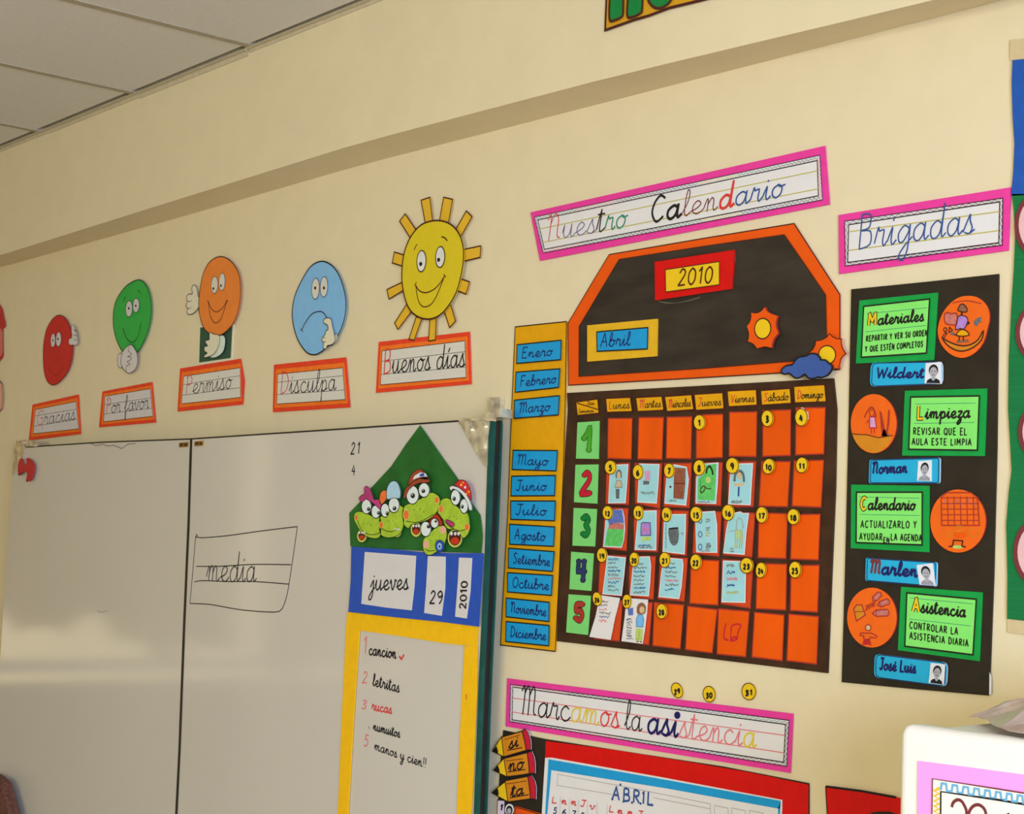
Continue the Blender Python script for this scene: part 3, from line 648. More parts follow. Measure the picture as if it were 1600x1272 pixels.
def frog(label, zf, face, cheeks, mouth, eyes, pups, extra_below, extra_above, smile, cheekm=None):
    s = Sheet(); h = hd+.005
    for P, m in extra_below: shp(s, zf, P, h, m)
    rf = random.Random(len(label))
    if mouth:
        (cx, cy, rx, ry), (ix, iy) = mouth
        shp(s, zf, ell(cx, cy, rx, ry, 16), h+.0012, frogd_m, sm=False); shp(s, zf, ell(cx, cy-.05*ry, ix, iy, 16), h+.0018, mouthd_m, sm=False, w=.0008, t=.0005); shp(s, zf, ell(cx, cy+.35*iy, ix*.75, iy*.5, 14), h+.0022, mouth_m, None, sm=False, t=.0003)
    shp(s, zf, face, h+.0028, frog_m)
    for (cx, cy, rx, ry) in cheeks:
        s.flat(zf(ell(cx, cy, rx*1.3, ry*1.25, 14)), h+.0031, frogd_m); s.flat(zf(ell(cx, cy, rx, ry, 14)), h+.0033, cheekm or cheek_m)
    if smile: s.line(zf(smile), h+.0032, ink_m, .0014, sm=True)
    for (cx, cy, rx, ry), (a, b) in zip(eyes, pups):
        shp(s, zf, ell(cx, cy, rx, ry, 18), h+.0042, eye_m, sm=False, w=.0018); s.flat(zf(ell(a, b, rx*.36, ry*.28, 12)), h+.0045, hair_m); s.flat(zf(ell(a-rx*.08, b-ry*.1, rx*.1, ry*.08, 8)), h+.0047, eye_m)
    for e in extra_above:
        if len(e) == 3: s.flat(zf(e[0]), h+.0058+e[2], e[1])
        else: shp(s, zf, e[0], h+.0052, e[1])
    fx = sum(p[0] for p in face)/len(face); fy = sum(p[1] for p in face)/len(face); ex = eyes[0][2]
    for a_, b_ in ((-.9,-.1), (.7,.25), (.1,-.2)): s.flat(zf(ell(fx+a_*ex, fy+b_*ex, ex*.09, ex*.13, 8)), h+.0031, pine_m)
    if mouth:
        (cx, cy, rx, ry), _i = mouth
        for a_ in (-.45, .05, .5): s.flat(zf(smooth([(cx+a_*rx-.16*rx, cy-.62*ry), (cx+a_*rx+.16*rx, cy-.66*ry), (cx+a_*rx+.12*rx, cy-.36*ry), (cx+a_*rx-.12*rx, cy-.34*ry)], True, 2)), h+.0033, photo_m)
    k = 0
    for P in (face[1], face[-2]): pass
    return s.build('frog_face', dc, label)
z = lambda P: Q(540, 720, 7.95, P)
frog('smiling frog face with magenta bow', z, [(105,680),(130,640),(180,630),(260,650),(330,690),(400,690),(437,740),(438,830),(432,920),(390,965),(300,955),(240,930),(190,880),(150,820),(112,750)], [(132,705,20,32)], ((200,935,62,82),(40,58)), [(258,568,60,92),(375,633,55,82)], [(285,600),(410,648)],
     [], [([(232,335),(268,317),(310,370),(345,470),(355,480),(385,480),(415,485),(440,540),(425,600),(380,560),(335,525),(300,500),(250,478),(205,515),(175,490),(170,460),(195,430),(232,410)], bow_m)], [(150,740),(175,820),(220,880),(290,915),(370,915),(430,890)])
frog('smiling frog face with pale blue cap', z, [(418,760),(440,690),(540,640),(640,550),(690,560),(720,600),(725,720),(705,850),(650,925),(560,955),(480,945),(428,900)], [(440,798,22,38)], ((638,885,52,70),(35,45)), [(490,615,52,86),(600,550,66,95)], [(515,655),(607,592)],
     [], [([(600,250),(640,270),(672,340),(680,400),(667,468),(590,462),(520,482),(508,410),(520,330),(555,270)], capb_m), ([(480,365),(505,380),(508,470),(470,520),(440,545),(420,500),(428,420),(450,380)], cheek_m)], [(430,830),(500,870),(570,880),(630,855),(660,830)])
z = lambda P: Q(520, 610, 4.386, P)
frog('large frog face with brown hat and open mouth', z, [(478,830),(495,790),(540,770),(600,745),(645,715),(680,700),(722,722),(737,775),(715,830),(665,880),(600,905),(540,920),(520,945),(490,925),(480,880)], [(503,853,18,32),(712,752,13,22)], ((570,955,38,52),(26,36)), [(546,716,42,64),(625,683,37,50)], [(548,722),(620,690)],
     [], [([(515,655),(530,590),(570,548),(605,542),(640,580),(655,610),(590,605),(545,630)], hatb_m), ([(483,735),(495,680),(530,640),(580,610),(630,595),(663,612),(655,632),(600,635),(550,655),(515,690),(497,738)], hatb_m), ([(548,612),(560,585),(600,562),(635,568),(648,590),(605,592),(575,602)], photo_m, 0), ([(592,588),(600,572),(622,566),(630,586),(610,590)], bluec_m, .0003)], [(500,895),(560,905),(620,890),(690,850)])
z = lambda P: Q(640, 720, 7.95, P)
frog('small baby frog face with blue dummy', z, [(170,985),(215,930),(280,870),(350,812),(420,820),(458,880),(455,960),(420,1050),(380,1110),(330,1135),(270,1170),(200,1160),(168,1090)], [(207,1040,28,50),(412,860,34,42)], None, [(200,848,64,95),(310,776,47,62)], [(235,815),(325,752)],
     [([(240,750),(330,660),(390,730),(400,800),(330,830),(250,800)], mouth_m)], [(ell(372,1060,54,74,14), bluec_m), (ell(372,1062,28,42,12), capb_m, 0), (ell(372,1066,14,22,10), bluec_m, .0003)], [(190,1090),(240,1120),(310,1115)], cheekp_m)
frog('laughing frog face with red polka-dot hat', z, [(368,560),(385,500),(430,465),(500,475),(580,560),(660,620),(715,650),(738,720),(742,850),(710,930),(660,960),(600,870),(540,850),(480,850),(440,800),(390,700),(350,650)], [(390,600,24,45),(712,825,28,42)], ((562,965,92,118),(72,92)), [(570,455,58,98),(675,563,50,92)], [(553,472),(655,570)],
     [], [([(560,300),(590,260),(630,238),(690,250),(735,310),(762,400),(765,490),(720,430),(660,370),(600,325)], hatr_m), ([(495,335),(520,312),(570,318),(640,350),(700,410),(750,500),(775,580),(765,620),(738,605),(715,520),(660,430),(600,375),(540,350),(515,372)], photo_m), ([(450,735),(500,745),(548,780),(540,820),(500,810),(465,780)], bow_m), (ell(640,300,14,18,8), badge_m, 0), (ell(690,330,14,18,8), photo_m, 0), (ell(735,385,12,16,8), badge_m, 0), (ell(665,270,10,12,8), badge_m, 0), (ell(705,415,12,14,8), badge_m, 0)], [(360,660),(430,750),(520,830),(620,870),(700,850)])
z = lambda P: Q(520, 840, 2.943, P)
af = thing('activity_frame', 'yellow paper frame around the handwritten list on the whiteboard', 'paper frame', (640,1130), h=HB_)
s = Sheet(); s.slab(z([(66,342),(300,368),(500,388),(668,410),(664,502),(520,487),(300,452),(123,427),(60,420)]), HB_+.003, .002, yellowf_m); s.build('frame_bar', af)
s = Sheet(); s.slab(z([(60,420),(123,427),(108,640),(92,880),(80,1100),(70,1272),(66,1420),(14,1420),(22,1272),(30,1100),(42,800),(52,600)]), HB_+.004, .002, yellowf_m); s.build('frame_bar', af)
s = Sheet(); s.slab(z([(605,498),(664,502),(662,700),(652,900),(645,1100),(635,1272),(630,1420),(562,1420),(570,1272),(580,1000),(592,750)]), HB_+.004, .002, yellowf_m); s.line(z([(613,720),(614,745)]), HB_+.0042, ink_red, .0025); s.line(z([(690,470),(690,472)]), HB_+.0042, ink_red, .002); s.build('frame_bar', af)
s = Sheet(); s.slab(z([(14,1420),(630,1420),(628,1480),(12,1480)]), HB_+.003, .002, yellowf_m); s.build('frame_bar', af)

# ================================================================== PINK TITLE STRIPS
def strip(label, zf, outer, inner, inner2, rules, rule_m, spec, base, xh, zc, zs=3.2):
    r = thing('title_strip', label, 'title strip', zf([lerp(outer[0], outer[2], .5)])[0], 'pink framed title strips')
    s = Sheet(); s.slab(zf(outer), .004, .002, pink_m); s.build('pink_border', r)
    q = [inner[0], inner[1], inner[-2], inner[-1]]
    s = Sheet(); s.slab(zf(inner), .0055, .001, white_p); s.ring(zf(inner), .0058, ink_m, .0014); s.ring(zf(inner2), .0058, ink_m, .0018)
    n = 0
    for k in range(4):
        a0, a1 = inner[k], inner[(k+1) % 4]; b0, b1 = inner2[k], inner2[(k+1) % 4]
        p, q_ = lerp(a0, b0, .5), lerp(a1, b1, .5); P = zf([p, q_]); L = math.dist(*P); A = math.dist(zf([a0])[0], zf([b0])[0])*.26
        m_ = max(1, len(zc)); seg = m_ if k % 2 == 0 else 1; s_w = .00075
        for j in range(seg):
            u, v_ = lerp(P[0], P[1], j/seg), lerp(P[0], P[1], (j+1)/seg)
            s.zig(u, v_, A, max(4, int(L/seg/zs)), .0059, zc[(j+k) % m_], s_w)
    for a, b in rules: s.line(zf([a, b]), .0059, rule_m, .0016)
    s.build('ruled_paper', r)
    for sp, (a, b) in zip(spec, base):
        s = Sheet(); t, ms, ws = colours(sp); a, b = zf([a, b]); s.text(t, a, b, xh, .0062, None, mats=ms, ws=ws); s.build('lettering', r)
z = lambda P: Q(820, 220, 3.2, P)
strip('long pink strip above the calendar, ruled paper with two multicoloured words', z, [(28,358),(1500,25),(1523,318),(75,600)], [(48,382),(1475,72),(1488,295),(92,560)], [(65,396),(1462,99),(1468,275),(98,543)], [((70,442),(1463,150)), ((90,508),(1468,240))], ink_rule,
      [[('N', ink_red, .0022), ('ues', ink_viol, .002), ('t', ink_m, .003), ('ro', ink_teal, .003)], [('C', ink_m, .0045), ('a', ink_m, .0055), ('len', ink_wine, .0022), ('d', ink_red, .005), ('ario', ink_blue, .003)]], [((105,502),(505,432)), ((625,412),(1290,278))], 20, [ink_teal, ink_pink, ink_m, ink_blue, ink_yel, ink_teal, ink_m])
z = lambda P: Q(1300, 280, 2.767, P)
strip('short pink strip with one blue cursive word, above the duties panel', z, [(28,155),(772,35),(762,308),(30,410)], [(55,182),(738,82),(735,285),(58,375)], [(72,197),(725,98),(721,275),(68,360)], [((75,227),(725,140)), ((72,308),(722,222))], ink_rule,
      [[('Brigadas', ink_blue, .0024)]], [((105,305),(610,232))], 27, [ink_navy, ink_wine, ink_wine], 5)
z = lambda P: Q(760, 1040, 2.857, P)
strip('long pink strip below the calendar, ruled paper with three multicoloured words', z, [(92,57),(1368,215),(1355,480),(85,272)], [(108,85),(1350,245),(1340,450),(105,250)], [(118,96),(1335,263),(1327,432),(115,242)], [((118,145),(1333,312)), ((115,207),(1330,390))], ink_pink,
      [[('Marc', ink_m, .003), ('am', ink_yel, .003), ('os', ink_red, .003)], [('la', ink_m, .0025)], [('as', ink_navy, .005), ('i', ink_navy, .005), ('sten', ink_pink, .0025), ('ci', ink_pink, .0025), ('a', ink_yel, .003)]], [((150,218),(590,280)), ((615,282),(690,296)), ((715,300),(1200,368))], 23, [ink_pink, ink_m, ink_gr, ink_blue, ink_teal], 4)
s = Sheet(); s.flat(Q(760,1040,2.857, ell(852,222,14,17,12)), .0064, ink_navy); s.build('ink_dot', bpy.data.objects['title_strip.002'])

# ================================================================== CALENDAR HEADER
z = lambda P: Q(780, 340, 2.909, P)
hp = thing('calendar_header', 'black six-sided header panel with orange border above the month grid', 'wall panel', (1100,470))
s = Sheet(); P = z([(500,168),(920,96),(1340,27),(1445,190),(1548,350),(1548,690),(930,727),(315,762),(313,480),(405,325)]); s.slab(P, .004, .002, orange_m); s.ring(P, .0042, ink_br, .002); s.build('orange_border', hp)
s = Sheet(); P = z([(545,190),(920,132),(1295,78),(1390,215),(1483,352),(1490,640),(930,685),(362,722),(363,495),(455,340)]); s.slab(P, .0055, .001, black_m); s.ring(P, .0057, ink_br, .0016)
for i in range(16):
    a = random.uniform(480,1350); b = random.uniform(300,640); 
s.build('black_field', hp)
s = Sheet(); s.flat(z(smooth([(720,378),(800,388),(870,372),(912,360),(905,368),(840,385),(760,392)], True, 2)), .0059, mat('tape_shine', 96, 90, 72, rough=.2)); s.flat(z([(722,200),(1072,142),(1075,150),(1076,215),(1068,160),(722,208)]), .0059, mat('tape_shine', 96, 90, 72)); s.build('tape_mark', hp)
yp = thing('year_sign', 'red and yellow rectangular year card on the black header panel', 'sign', z([(885,260)])[0])
s = Sheet(); P = z([(705,200),(1072,145),(1060,325),(707,378)]); s.slab(P, .008, .002, red_m); s.ring(P, .0082, ink_br, .0012); s.build('red_border', yp)
s = Sheet(); P = z([(755,237),(1000,200),(1000,305),(757,338)]); s.slab(P, .0095, .001, badge_m); s.ring(P, .0097, ink_br, .0016); s.text('2010', z([(808,310)])[0], z([(968,296)])[0], 12.8, .0099, ink_br, .0032); s.build('year_plate', yp)
mp_ = thing('month_holder', 'yellow framed holder with the blue month card on the black header panel', 'sign', z([(560,555)])[0])
s = Sheet(); s.slab(z([(400,490),(718,460),(715,630),(400,655)]), .009, .003, mat('lemon_card', 224,172,32)); s.build('yellow_border', mp_)
month_g = 'blue month name cards'
def month_card(txt, label, quad, base, xh, h=.0075, zf=None):
    P = zf(quad); s = Sheet(); s.slab(P, h, .0015, cyan_m); s.ring(P, h+.0002, ink_m, .0024)
    a, b = zf(base); s.text(txt, a, b, xh, h+.0004, ink_navy, .0022); s.build('month_card', None, label, 'name card', month_g)
month_card('Abril', 'blue month card inside the yellow holder on the black header panel', [(443,520),(675,500),(673,597),(445,608)], [(458,588),(592,580)], 10.5, .011, z)
z = lambda P: Q(1150, 460, 8.889, P)
STAR = [(400,175),(415,215),(445,248),(490,270),(530,285),(578,300),(558,350),(550,400),(556,460),(570,500),(585,540),(545,585),(520,620),(500,680),(490,742),(440,728),(390,722),(340,735),(290,750),(270,715),(240,685),(205,665),(165,655),(180,600),(182,545),(170,490),(150,445),(190,395),(208,350),(213,300),(210,255),(260,266),(305,262),(350,235),(380,205)]
s = Sheet(); P = z(STAR); s.slab(P, .014, .005, orange_m, brick_m); s.flat(z(ell(370,475,112,142,28,.08)), .0143, badge_m); s.ring(z(ell(370,475,112,142,28,.08)), .0145, ink_br, .0022)
s.build('sun_emblem', None, 'spiky orange and yellow sun in the middle right of the black header panel', 'paper sun')
ss = thing('cloudy_sun_emblem', 'orange sun half hidden by a blue cloud, lower right corner of header panel', 'paper sun', z([(1250,850)])[0])
s = Sheet(); P = z([(1300,545),(1330,580),(1375,608),(1420,618),(1460,615),(1458,670),(1470,730),(1495,780),(1525,822),(1480,860),(1450,905),(1440,960),(1418,1035),(1380,1032),(1340,1045),(1240,1040),(1120,960),(1050,850),(975,840),(1030,800),(1075,755),(1100,700),(1110,645),(1165,640),(1220,620),(1265,590)]); s.slab(P, .011, .003, orange_m); s.ring(P, .0112, ink_br, .0016)
s.flat(z(ell(1265,840,118,128)), .0113, badge_m); s.ring(z(ell(1265,840,118,128)), .0115, ink_br, .002); s.build('sun', ss)
s = Sheet(); P = z(smooth([(985,850),(1040,822),(1110,828),(1155,865),(1180,910),(1240,912),(1285,955),(1328,985),(1325,1050),(1265,1125),(1190,1155),(1140,1148),(1085,1168),(1010,1165),(980,1130),(945,1112),(880,1158),(820,1160),(770,1120),(730,1095),(685,1110),(640,1095),(630,1055),(665,1010),(720,985),(785,975),(830,910),(880,870),(940,862)], True, 3)); s.slab(P, .016, .004, cloud_m, ink_m); s.ring(P, .0162, ink_m, .0028); s.build('cloud', ss)

# ================================================================== MONTH STRIP
z = lambda P: Q(780, 490, 2.4, P)
ms_ = thing('month_strip', 'tall narrow amber strip holding the blue month cards, left of the calendar', 'wall strip', (835,760))
s = Sheet(); P = z([(60,50),(252,30),(248,300),(240,600),(226,950),(210,1267),(5,1243),(18,1000),(32,750),(45,400)]); s.slab(P, .004, .003, amber_m); s.ring(P, .0043, ink_m, .0022); s.build('amber_card', ms_)
MC = [('Enero', 'topmost', [(67,117),(232,100),(230,173),(65,187)]), ('Febrero', 'second from top', [(63,220),(227,207),(222,277),(60,295)]), ('Marzo', 'just above the empty gap', [(57,325),(225,308),(221,380),(56,393)]),
      ('Mayo', 'just below the empty gap', [(52,513),(218,514),(213,590),(48,585)]), ('Junio', 'second below the empty gap', [(47,610),(210,607),(207,683),(44,684)]), ('Julio', 'third below the empty gap', [(43,703),(210,703),(207,777),(43,772)]),
      ('Agosto', 'fourth below the empty gap', [(39,790),(207,800),(203,873),(39,865)]), ('Setiembre', 'fourth from bottom', [(35,880),(206,893),(199,967),(34,954)]), ('Octubre', 'third from bottom', [(31,972),(200,982),(195,1057),(31,1044)]),
      ('Noviembre', 'second from bottom', [(26,1067),(187,1083),(186,1155),(26,1137)]), ('Diciembre', 'lowest', [(26,1155),(187,1170),(185,1246),(24,1230)])]
for t, lab, q in MC:
    a = lerp(lerp(q[0], q[3], .74), lerp(q[1], q[2], .74), .10); b = lerp(lerp(q[0], q[3], .74), lerp(q[1], q[2], .74), .80 if len(t) < 7 else .93)
    month_card(t, 'blue month card on the amber strip, '+lab, q, [a, b], 8.2, .0075, z)

# ================================================================== CALENDAR GRID
cal = thing('calendar_chart', 'large black calendar chart with orange day cells and green week cards', 'calendar', (1085,820))
s = Sheet(); s.slab([(886,614),(1090,603),(1302,591),(1307,640),(1305,760),(1299,900),(1293,1052),(1080,1026),(870,1002),(873,900),(880,760),(884,690),(887,640)], .004, .003, brown_m); s.build('backing', cal)
A = lambda P: Q(935, 610, 8.42, P); Bz = lambda P: Q(1120, 590, 8.42, P); G = lambda P: Q(870, 590, 3.636, P); H = lambda P: Q(870, 780, 3.636, P); K = lambda P: Q(870, 600, 6.36, P); N_ = lambda P: Q(850, 780, 5.3, P)
days = [('Lunes', A([(95,105),(420,90),(445,280),(112,290)])), ('Martes', A([(490,95),(835,75),(860,262),(515,280)])), ('Miércoles', A([(870,80),(1225,55),(1255,255),(900,280)])), ('Jueves', G([(780,95),(942,85),(950,178),(790,187)])),
        ('Viernes', Bz([(135,175),(520,155),(530,365),(155,385)])), ('Sábado', Bz([(575,170),(965,140),(980,340),(590,365)])), ('Domingo', Bz([(1010,115),(1420,90),(1440,320),(1025,335)]))]
for t, P in days:
    s = Sheet(); s.slab(P, .0055, .001, amber_m); s.ring(P, .0057, ink_br, .0025)
    a = lerp(lerp(P[0], P[3], .76), lerp(P[1], P[2], .76), .08); b = lerp(lerp(P[0], P[3], .76), lerp(P[1], P[2], .76), .9)
    s.text(t, a, b, 6.4, .0059, ink_m, .0015, mats=[ink_red if i == 0 else ink_m for i in range(len(t))]); s.build('day_card', cal)
s = Sheet(); P = K([(190,180),(405,150),(418,290),(205,312)]); s.slab(P, .0055, .001, amber_m); s.ring(P, .0057, ink_br, .002); s.line(K([(200,190),(415,255)]), .0058, ink_br, .002)
s.text('Días', K([(300,212)])[0], K([(372,205)])[0], 3, .0059, ink_m, .0011); s.text('Semanas', K([(215,290)])[0], K([(365,280)])[0], 3, .0059, ink_m, .0011); s.build('corner_card', cal)
weeks = [('1', K([(205,382),(422,368),(415,745),(190,742)]), leaf_m), ('2', K([(185,803),(412,800),(400,1190),(170,1175)]), crimson_m), ('3', N_([(245,72),(437,82),(420,392),(235,385)]), pine_m), ('4', N_([(225,435),(410,450),(390,760),(210,745)]), navyc_m), ('5', N_([(203,788),(388,800),(362,1125),(183,1103)]), brick_m)]
NUM = {'1': (K, [[(270,540),(300,495),(328,440),(325,550),(318,655)]]), '2': (K, [[(275,905),(300,885),(325,910),(318,965),(270,1040),(245,1090),(325,1085)]]), '3': (N_, [[(325,158),(350,145),(368,175),(345,215),(368,255),(350,295),(322,288)]]), '4': (N_, [[(288,515),(280,595),(335,600)], [(333,515),(328,600),(322,670)]]), '5': (N_, [[(308,875),(275,870),(272,920),(308,935),(312,980),(290,1005),(265,985)]])}
NUM['5'] = (N_, [[(318,872),(272,875),(268,925),(305,930),(315,965),(295,1003),(262,985)]])
for t, P, m_ in weeks:
    s = Sheet(); s.slab(P, .0058, .0012, mint_m); wc = s.build('week_card', cal)
    zf, S = NUM[t]; s = Sheet()
    for L in S: s.line(zf(L), .0062, ink_m, .0125, sm=t != '4')
    for L in S:
        for e in (L[0], L[-1]): s.flat(zf(ell(*e, 24 if zf is N_ else 29, 24 if zf is N_ else 29, 12)), .00622, ink_m)
    for L in S: s.line(zf(L), .0064, m_, .0098, sm=t != '4')
    for L in S:
        for e in (L[0], L[-1]): s.flat(zf(ell(*e, 18.5 if zf is N_ else 22, 20 if zf is N_ else 24, 12)), .00642, m_)
    s.build('numeral', wc)
rows = [
 [A([(130,375),(443,372),(430,900),(125,890)]), A([(535,362),(855,360),(835,905),(520,900)]), A([(905,358),(1228,350),(1215,895),(895,890)]), G([(795,215),(943,210),(940,452),(793,457)]), Bz([(170,462),(525,455),(515,1035),(165,1030)]), Bz([(610,440),(970,430),(965,1020),(608,1030)]), Bz([(1045,405),(1425,400),(1405,1000),(1040,1012)])],
 [G(p) for p in ([(285,493),(415,488),(408,720),(280,715)], [(445,490),(597,490),(583,740),(448,712)], [(612,490),(765,488),(752,737),(610,730)], [(790,487),(940,485),(930,725),(785,720)], [(975,480),(1130,480),(1115,730),(975,732)], [(1165,478),(1325,480),(1310,732),(1150,728)], [(1350,475),(1515,472),(1500,735),(1338,728)])],
 [H(p) for p in ([(275,50),(405,55),(395,290),(262,275)], [(440,60),(588,62),(572,297),(440,292)], [(600,65),(748,70),(735,317),(600,312)], [(785,70),(935,75),(920,322),(775,305)], [(955,75),(1125,82),(1107,328),(948,314)], [(1150,80),(1310,85),(1300,335),(1145,330)], [(1338,90),(1495,88),(1485,343),(1330,338)])],
 [H(p) for p in ([(248,318),(393,325),(370,550),(238,540)], [(415,322),(560,328),(547,567),(412,550)], [(590,330),(742,338),(723,578),(576,564)], [(765,345),(920,352),(915,600),(757,590)], [(940,345),(1115,355),(1098,617),(935,592)], [(1140,368),(1305,372),(1300,628),(1133,620)], [(1333,378),(1490,378),(1480,640),(1328,630)])],
 [H(p) for p in ([(235,560),(372,580),(355,805),(215,790)], [(393,580),(542,590),(522,826),(383,802)], [(555,590),(720,603),(700,848),(547,830)], [(745,610),(910,630),(882,872),(733,852)], [(920,625),(1092,640),(1072,893),(912,878)], [(1125,645),(1290,660),(1280,915),(1110,895)], [(1320,655),(1485,670),(1475,935),(1308,915)])]]
covered = {(1,0),(1,1),(1,2),(1,3),(1,4),(2,0),(2,1),(2,2),(2,3),(2,4),(3,0),(3,1),(3,2),(3,4),(4,0),(4,1)}
for r_, row in enumerate(rows):
    for c_, P in enumerate(row):
        s = Sheet(); s.slab(P, .0052, .0008, cell_d if (r_, c_) in covered else cell_m); s.ring(grow(P, 1.015), .0053, brick_m, .0022)
        if (r_, c_) == (4,4):
            s.line(H([(962,705),(952,745),(950,790),(965,800)]), .0055, crimson_m, .0026, sm=True); s.line(H([(990,755),(992,725),(1012,712),(1045,715),(1030,755),(1024,790)]), .0055, crimson_m, .0026, sm=True)
            s.line(H([(990,755),(987,790)]), .0055, crimson_m, .002); s.line(H([(960,795),(975,803)]), .0055, crimson_m, .003); s.line(H([(985,800),(1005,785),(1025,788),(1015,800),(985,806)]), .0055, crimson_m, .003, sm=True)
        s.build('day_cell', cal)
# extra thin red guide lines and the white scrap under badge four
s = Sheet(); s.flat(Bz([(1105,395),(1140,395),(1160,425),(1120,425)]), .0056, white_p); s.flat(Bz([(1180,440),(1205,450),(1212,545),(1195,550)]), .0056, white_p); s.build('torn_scrap', cal, 'torn bit of white paper')

# ---------------- children's drawings pinned on the day cells
Zc = lambda P: Q(930, 710, 6.4, P); Zd = lambda P: Q(910, 850, 5.926, P)
skin_c = mat('crayon_skin', 205, 175, 130); brownc = mat('crayon_brown', 140, 92, 66, noise=.2, nscale=200); greenc = mat('crayon_green', 92, 190, 95, noise=.12, nscale=150); bluec = mat('crayon_blue', 90, 110, 175, noise=.2, nscale=200)
purp = mat('crayon_purple', 170, 125, 190, noise=.12, nscale=200); limec = mat('crayon_lime', 175, 200, 105, noise=.12, nscale=200); greyc = mat('crayon_grey', 95, 100, 102, noise=.25, nscale=250); pinkc = mat('crayon_pink', 205, 150, 185, noise=.1, nscale=200); redc = mat('crayon_red', 190, 110, 100, noise=.15, nscale=200); skyc = mat('crayon_sky', 110, 175, 220, noise=.1)
hD = .0085
def drawing(label, zf, P, fn, m_=None, name='drawing_sheet'):
    s = Sheet(); P = zf(P); s.slab(P, hD, .0012, m_ or pale_m, white_p); s.ring(grow(P, .98), hD+.0002, white_p, .0016)
    fn(s, zf); return s.build(name, None, label, 'drawing', "children's drawings on the calendar")
h1 = hD+.0005; h2 = hD+.0008
def d5(s, z):
    s.flat(z(ell(238,205,20,38)), h1, skin_c); s.line(z([(212,240),(212,190),(236,160),(258,185),(258,235)]), h2, greyc, .003, sm=True)
    s.flat(z([(222,265),(250,265),(268,330),(205,330)]), h1, skin_c); s.ring(z([(215,262),(255,262),(270,330),(195,330)]), h2, ink_gr, .001); s.flat(z([(205,345),(242,345),(240,440),(208,445)]), h1, greyc)
def d6(s, z):
    s.flat(z([(498,165),(552,165),(545,262),(495,258)]), h1, pinkc); s.flat(z([(482,262),(540,268),(538,300),(480,305)]), h1, greyc); s.scrib(*z([(455,370),(610,400)]), 1, h1, [ink_gr], 2.2)
def d7(s, z):
    s.flat(z([(790,130),(905,140),(900,300),(885,450),(782,440),(785,290)]), h1, brownc); s.line(z([(785,290),(895,292)]), h2, ink_br, .002); s.flat(z(ell(752,325,10,12,10)), h1, ink_br); s.scrib(*z([(740,455),(860,480)]), 1, h1, [ink_gr], 2)
    for i in range(7): s.line(z([(795+i*14,150),(792+i*13,435)]), h2, brick_m, .0008)
def d8(s, z):
    s.flat(z([(1090,110),(1210,95),(1195,460),(1025,455),(1030,240),(1080,210)]), h1, greenc); s.line(z([(1110,190),(1118,145),(1142,120),(1165,150),(1178,205)]), h2, ink_m, .0035, sm=True)
    s.flat(z(ell(1130,255,26,32)), h2, limec); s.ring(z(ell(1075,350,18,36,16,.5)), h2, ink_br, .002); s.line(z([(1100,330),(1130,345),(1160,340)]), h2, ink_br, .0015, sm=True); s.scrib(*z([(1025,470),(1190,485)]), 1, h1, [ink_gr], 1.5)
    s.line(z([(1050,260),(1060,400)]), h2, pine_m, .001)
def d9(s, z):
    s.flat(z(ell(1442,205,24,40)), h1, skin_c); s.line(z([(1392,270),(1402,200),(1440,165),(1478,195),(1488,275)]), h2, greyc, .0045, sm=True); s.flat(z([(1385,290),(1500,285),(1470,318),(1400,318)]), h1, skin_c)
    s.line(z([(1436,325),(1432,420)]), h2, ink_blue, .0035); s.scrib(*z([(1365,460),(1520,490)]), 2, h1, [ink_gr], 1.5)
def d12(s, z):
    s.flat(z([(165,555),(270,553),(290,690),(230,680),(140,705),(120,640),(160,620)]), h1, bluec); s.flat(z([(140,700),(230,682),(288,700),(285,750),(130,745)]), h1, redc); s.flat(z([(125,745),(288,752),(282,850),(262,920),(95,915)]), h1, greenc)
def d13(s, z):
    P = z([(460,690),(480,680),(550,685),(555,810),(455,812)]); s.flat(P, h1, purp); s.ring(P, h2, ink_blue, .0016); s.flat(z([(468,825),(552,820),(552,860),(470,868)]), h1, limec); s.line(z([(480,760),(500,740),(520,765),(540,745)]), h2, ink_pink, .0016); s.scrib(*z([(430,905),(580,940)]), 2, h1, [ink_blue, ink_gr], 1.8)
def d14(s, z):
    s.flat(z(smooth([(735,745),(830,738),(832,850),(815,900),(780,912),(750,880),(738,830)], True, 2)), h1, greyc); s.line(z([(735,745),(830,735)]), h2, ink_m, .0025)
    for y in range(700, 930, 22): s.line(z([(700+3*(y%4),y),(712,y+8),(702,y+16)]), h1, ink_gr, .001)
    s.line(z([(850,790),(880,785),(868,810)]), h1, ink_gr, .001)
def d15(s, z):
    for cy in (660,800,925): s.ring(z(ell(1050,cy,18,28,12)), h1, ink_blue, .0014)
    for cy, mm in ((660,ink_gr),(745,ink_gr),(800,ink_rule),(905,ink_gr),(935,ink_gr)): s.scrib(*z([(1105,cy-18),(1160,cy+18)]), 2, h1, [mm], 2)
    s.scrib(*z([(1050,960),(1170,975)]), 1, h1, [ink_gr], 1)
def d16(s, z):
    s.line(z([(1410,760),(1415,670),(1440,635),(1470,670),(1480,740)]), h1, ink_lg, .0016, sm=True)
    for x in (1400,1420,1445,1465): s.line(z([(x,750),(x+5,840),(x-5,940)]), h1, ink_rule, .0016, sm=True)
    s.flat(z([(1400,760),(1460,760),(1455,840),(1405,840)]), h1, mat('crayon_pale_lime', 178, 205, 150)); s.line(z([(1340,770),(1400,765)]), h1, ink_lg, .001); s.scrib(*z([(1345,930),(1400,980)]), 2, h1, [ink_gr], 1.5)
drawing('child drawing of a brown-haired figure, on the cell with badge 5', Zc, [(150,105),(328,98),(315,300),(300,488),(130,490)], d5)
drawing('child drawing of a small pink and grey shape, on the cell with badge 6', Zc, [(440,92),(640,98),(628,300),(612,492),(422,480)], d6)
